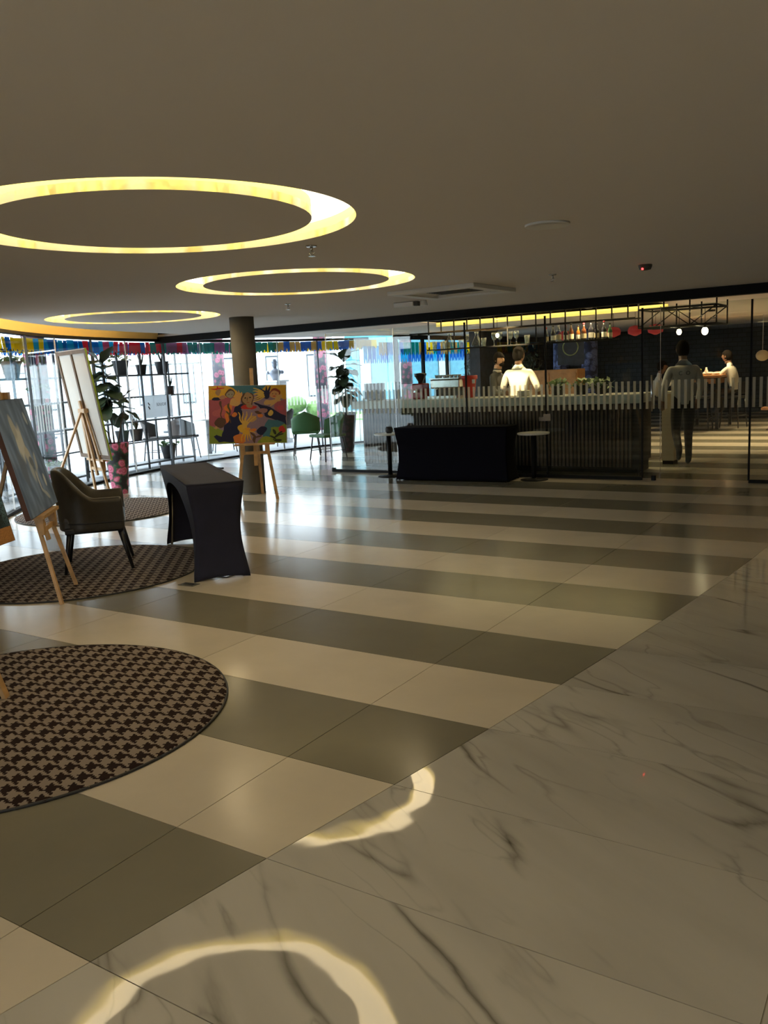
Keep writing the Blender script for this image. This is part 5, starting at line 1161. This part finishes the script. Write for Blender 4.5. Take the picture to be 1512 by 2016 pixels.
# bunting under the eaves
FC = {'yellow': (0.85, 0.68, 0.02), 'blue': (0.02, 0.25, 0.60), 'cyan': (0.03, 0.48, 0.75), 'red': (0.72, 0.05, 0.10), 'pink': (0.62, 0.14, 0.28), 'mauve': (0.42, 0.20, 0.36), 'teal': (0.0, 0.36, 0.32), 'green': (0.02, 0.30, 0.18), 'sand': (0.62, 0.45, 0.18)}
for k, v in FC.items(): frosted('tissue_'+k+'_flag', v, 0.97, 0.75)
flag = {k: MB().prism([(-0.065, 0), (-0.065, -0.175), (-0.0325, -0.195), (0, -0.135), (0.0325, -0.195), (0.065, -0.175), (0.065, 0)], -0.0005, 0.0005).mesh('flag', 'tissue_'+k+'_flag') for k in FC}
def zone(ag):
    if ag > 205: return ['yellow', 'yellow', 'blue', 'yellow']
    if ag > 197: return ['blue', 'cyan', 'blue', 'cyan', 'blue']
    if ag > 190: return ['cyan', 'blue', 'red', 'cyan', 'pink']
    if ag > 184: return ['red', 'red', 'blue', 'red', 'pink']
    if ag > 178: return ['pink', 'mauve', 'red', 'teal', 'mauve']
    if ag > 172: return ['teal', 'pink', 'mauve', 'teal']
    if ag > 164: return ['teal', 'green', 'teal', 'green', 'teal', 'sand']
    if ag > 158: return ['sand', 'blue', 'yellow', 'sand', 'blue']
    return ['yellow', 'blue', 'blue', 'sand']
for row, (rr, z) in enumerate(((8.42, 2.205), (8.58, 2.19), (9.5, 2.22))):
    t = thing('bunting', ['string of coloured paper flags under the eaves, the row closest to the glass', 'string of coloured paper flags under the eaves, the middle row', 'string of coloured paper flags outside, the farthest row'][row], 'bunting', (*epos(185, rr), z), 0, 'paper flag strings')
    o = Vector((*epos(185, rr), 0)); A = [148+0.905*i*(8.42/rr)+0.3*row for i in range(int(68/(0.905*8.42/rr)))]
    mb = MB(); mb.tube([(epos(a_, rr)[0]-o.x, epos(a_, rr)[1]-o.y, 0.0) for a_ in A[::3]], 0.003, 5); mb.build('cord', 'paper', t)
    for i, a_ in enumerate(A):
        zl = zone(a_+rl.uniform(-2, 2)); k = rl.choice(zl); p = epos(a_, rr); inst('flag', flag[k], t, (p[0]-o.x, p[1]-o.y, -0.002-rl.uniform(0, 0.01)), (R(90)+rl.uniform(-0.15, 0.15), 0, R(a_+90)+rl.uniform(-0.3, 0.3)))
# flags strung across the bar windows
for row in range(2):
    t = thing('bunting', 'string of %s paper flags beyond the bar, across the far windows' % ('yellow and blue' if row == 0 else 'large blue'), 'bunting', (-10.2+row*(-0.4), 15.6, 2.12-0.06*row), 0, 'paper flag strings'); d = (Vector((-9.9, 24, 0))-Vector((-10.2, 15.6, 0))).normalized()
    MB().tube([(0.15, 0, 0), (0.15+d.x*8, d.y*8, 0)], 0.003, 5).build('cord', 'paper', t)
    for i in range(50): inst('flag', flag[rl.choice(['yellow', 'sand', 'blue', 'teal'] if row == 0 else ['blue', 'blue', 'cyan'])], t, (0.15+d.x*i*0.16, d.y*i*0.16, 0), (R(90), 0, R(90)), (1.2, 1.5+0.5*row, 1))
# bust on a plinth
t = thing('bust', 'silver bust of a head and shoulders outside, right of the column', 'statue', (-12.85, 15.40, 0), R(35))
mb = MB(); mb.lathe([(0.06, 1.42), (0.075, 1.46), (0.13, 1.56), (0.165, 1.62), (0.12, 1.665), (0.05, 1.685), (0.048, 1.72)], 24, sx=1.0, sy=0.6); mb.build('shoulders', 'bust_metal', t)
mb = MB(); mb.ell((0, 0.01, 1.80), (0.068, 0.085, 0.105), 18, 12); mb.ell((0, 0.09, 1.79), (0.014, 0.02, 0.022), 8, 6); mb.ell((0, -0.02, 1.85), (0.074, 0.085, 0.07), 14, 8); mb.build('head', 'bust_metal', t)
for s in (-1, 1): MB().ell((s*0.16, 0, 1.60), (0.05, 0.05, 0.05), 12, 8).build('shoulder_cut', 'bust_metal', t)
pl = thing('plinth', 'white square plinth carrying the silver bust', 'plinth', (-12.85, 15.40, -0.02)); MB().box((0, 0, 0.70), (0.36, 0.36, 1.40)).build('shaft', 'white_wall', pl, bevel=0.01); MB().box((0, 0, 1.42), (0.44, 0.44, 0.04)).build('cap', 'white_wall', pl); MB().box((0, 0, 0.04), (0.44, 0.44, 0.08)).build('base', 'white_wall', pl)
# parasols
for xy, z, lab in (((-19.6, 18.5), 2.05, 'grey parasol far outside above the frosted sign'), ((-22.6, 16.2), 1.98, 'grey parasol far outside, left of the other parasol')):
    t = thing('parasol', lab, 'parasol', (*xy, -0.02), 0, 'parasols far outside')
    MB().lathe([(1.25, z), (0.6, z+0.25), (0.02, z+0.42)], 8, cap=False).build('canopy', 'parasol_cloth', t, solid=0.01); MB().lathe([(0.03, 0), (0.03, z+0.42)], 12).build('pole', 'rack_metal', t); MB().lathe([(0.3, 0), (0.3, 0.06)], 20).build('base', 'rack_metal', t)
    for k in range(8): MB().tube([(0.04*math.cos(k*PI/4), 0.04*math.sin(k*PI/4), z+0.38), (1.22*math.cos(k*PI/4), 1.22*math.sin(k*PI/4), z+0.01)], 0.008, 5).build('rib', 'rack_metal', t)
# white building across the terrace
def house(label, c, rz, L, Hh, nwin, m='white_wall'):
    t = thing('building', label, 'building', c, rz); MB().box((0, 0, Hh/2), (L, 4, Hh)).build('wall', m, t); MB().box((0, 0, Hh+0.1), (L+0.6, 4.6, 0.2)).build('roof_slab', m, t)
    for i in range(nwin):
        x = -L/2+(i+0.5)*L/nwin; w = MB().box((x, -2.0, 1.5), (L/nwin*0.30, 0.06, 2.2)).build('window', 'rack_metal', t); MB().box((x, -2.04, 1.5), (L/nwin*0.26, 0.02, 2.05)).build('pane', 'far_glass', w)
house('low white building with glass doors far outside beyond the bust', (-33.5, 33, -0.02), R(45), 15, 4.0, 7)
house('low white building far outside on the left behind the plant racks', (-40, 14, -0.02), R(72), 20, 3.6, 8)
mat('blue_render', (0.09, 0.25, 0.34), 0.8, var=0.15)
house('blue painted building far outside, seen through the bar', (-18.6, 32.2, -0.02), R(31), 6.4, 5.2, 4, 'blue_render')
tag(MB().box((-18.5, 25.0, 0.0), (7, 4, 0.06)).build('lawn', 'lawn'), 'bright green lawn outside beyond the bust', 'lawn', kind='stuff')
hd = MB()
for k in range(26): hd.ell((rl.uniform(-1.2, 1.2), rl.uniform(-0.3, 0.3), rl.uniform(0.2, 0.75)), (0.3, 0.3, 0.25), 8, 6)
t = thing('hedge', 'clipped green hedge outside at the foot of the bust', 'hedge', (-16.1, 19.7, -0.05), R(35)); hd.build('foliage', 'leaf_green', t); MB().tube([(0, 0, 0), (0, 0, 0.5)], 0.03, 6).build('stem', 'stem', t)
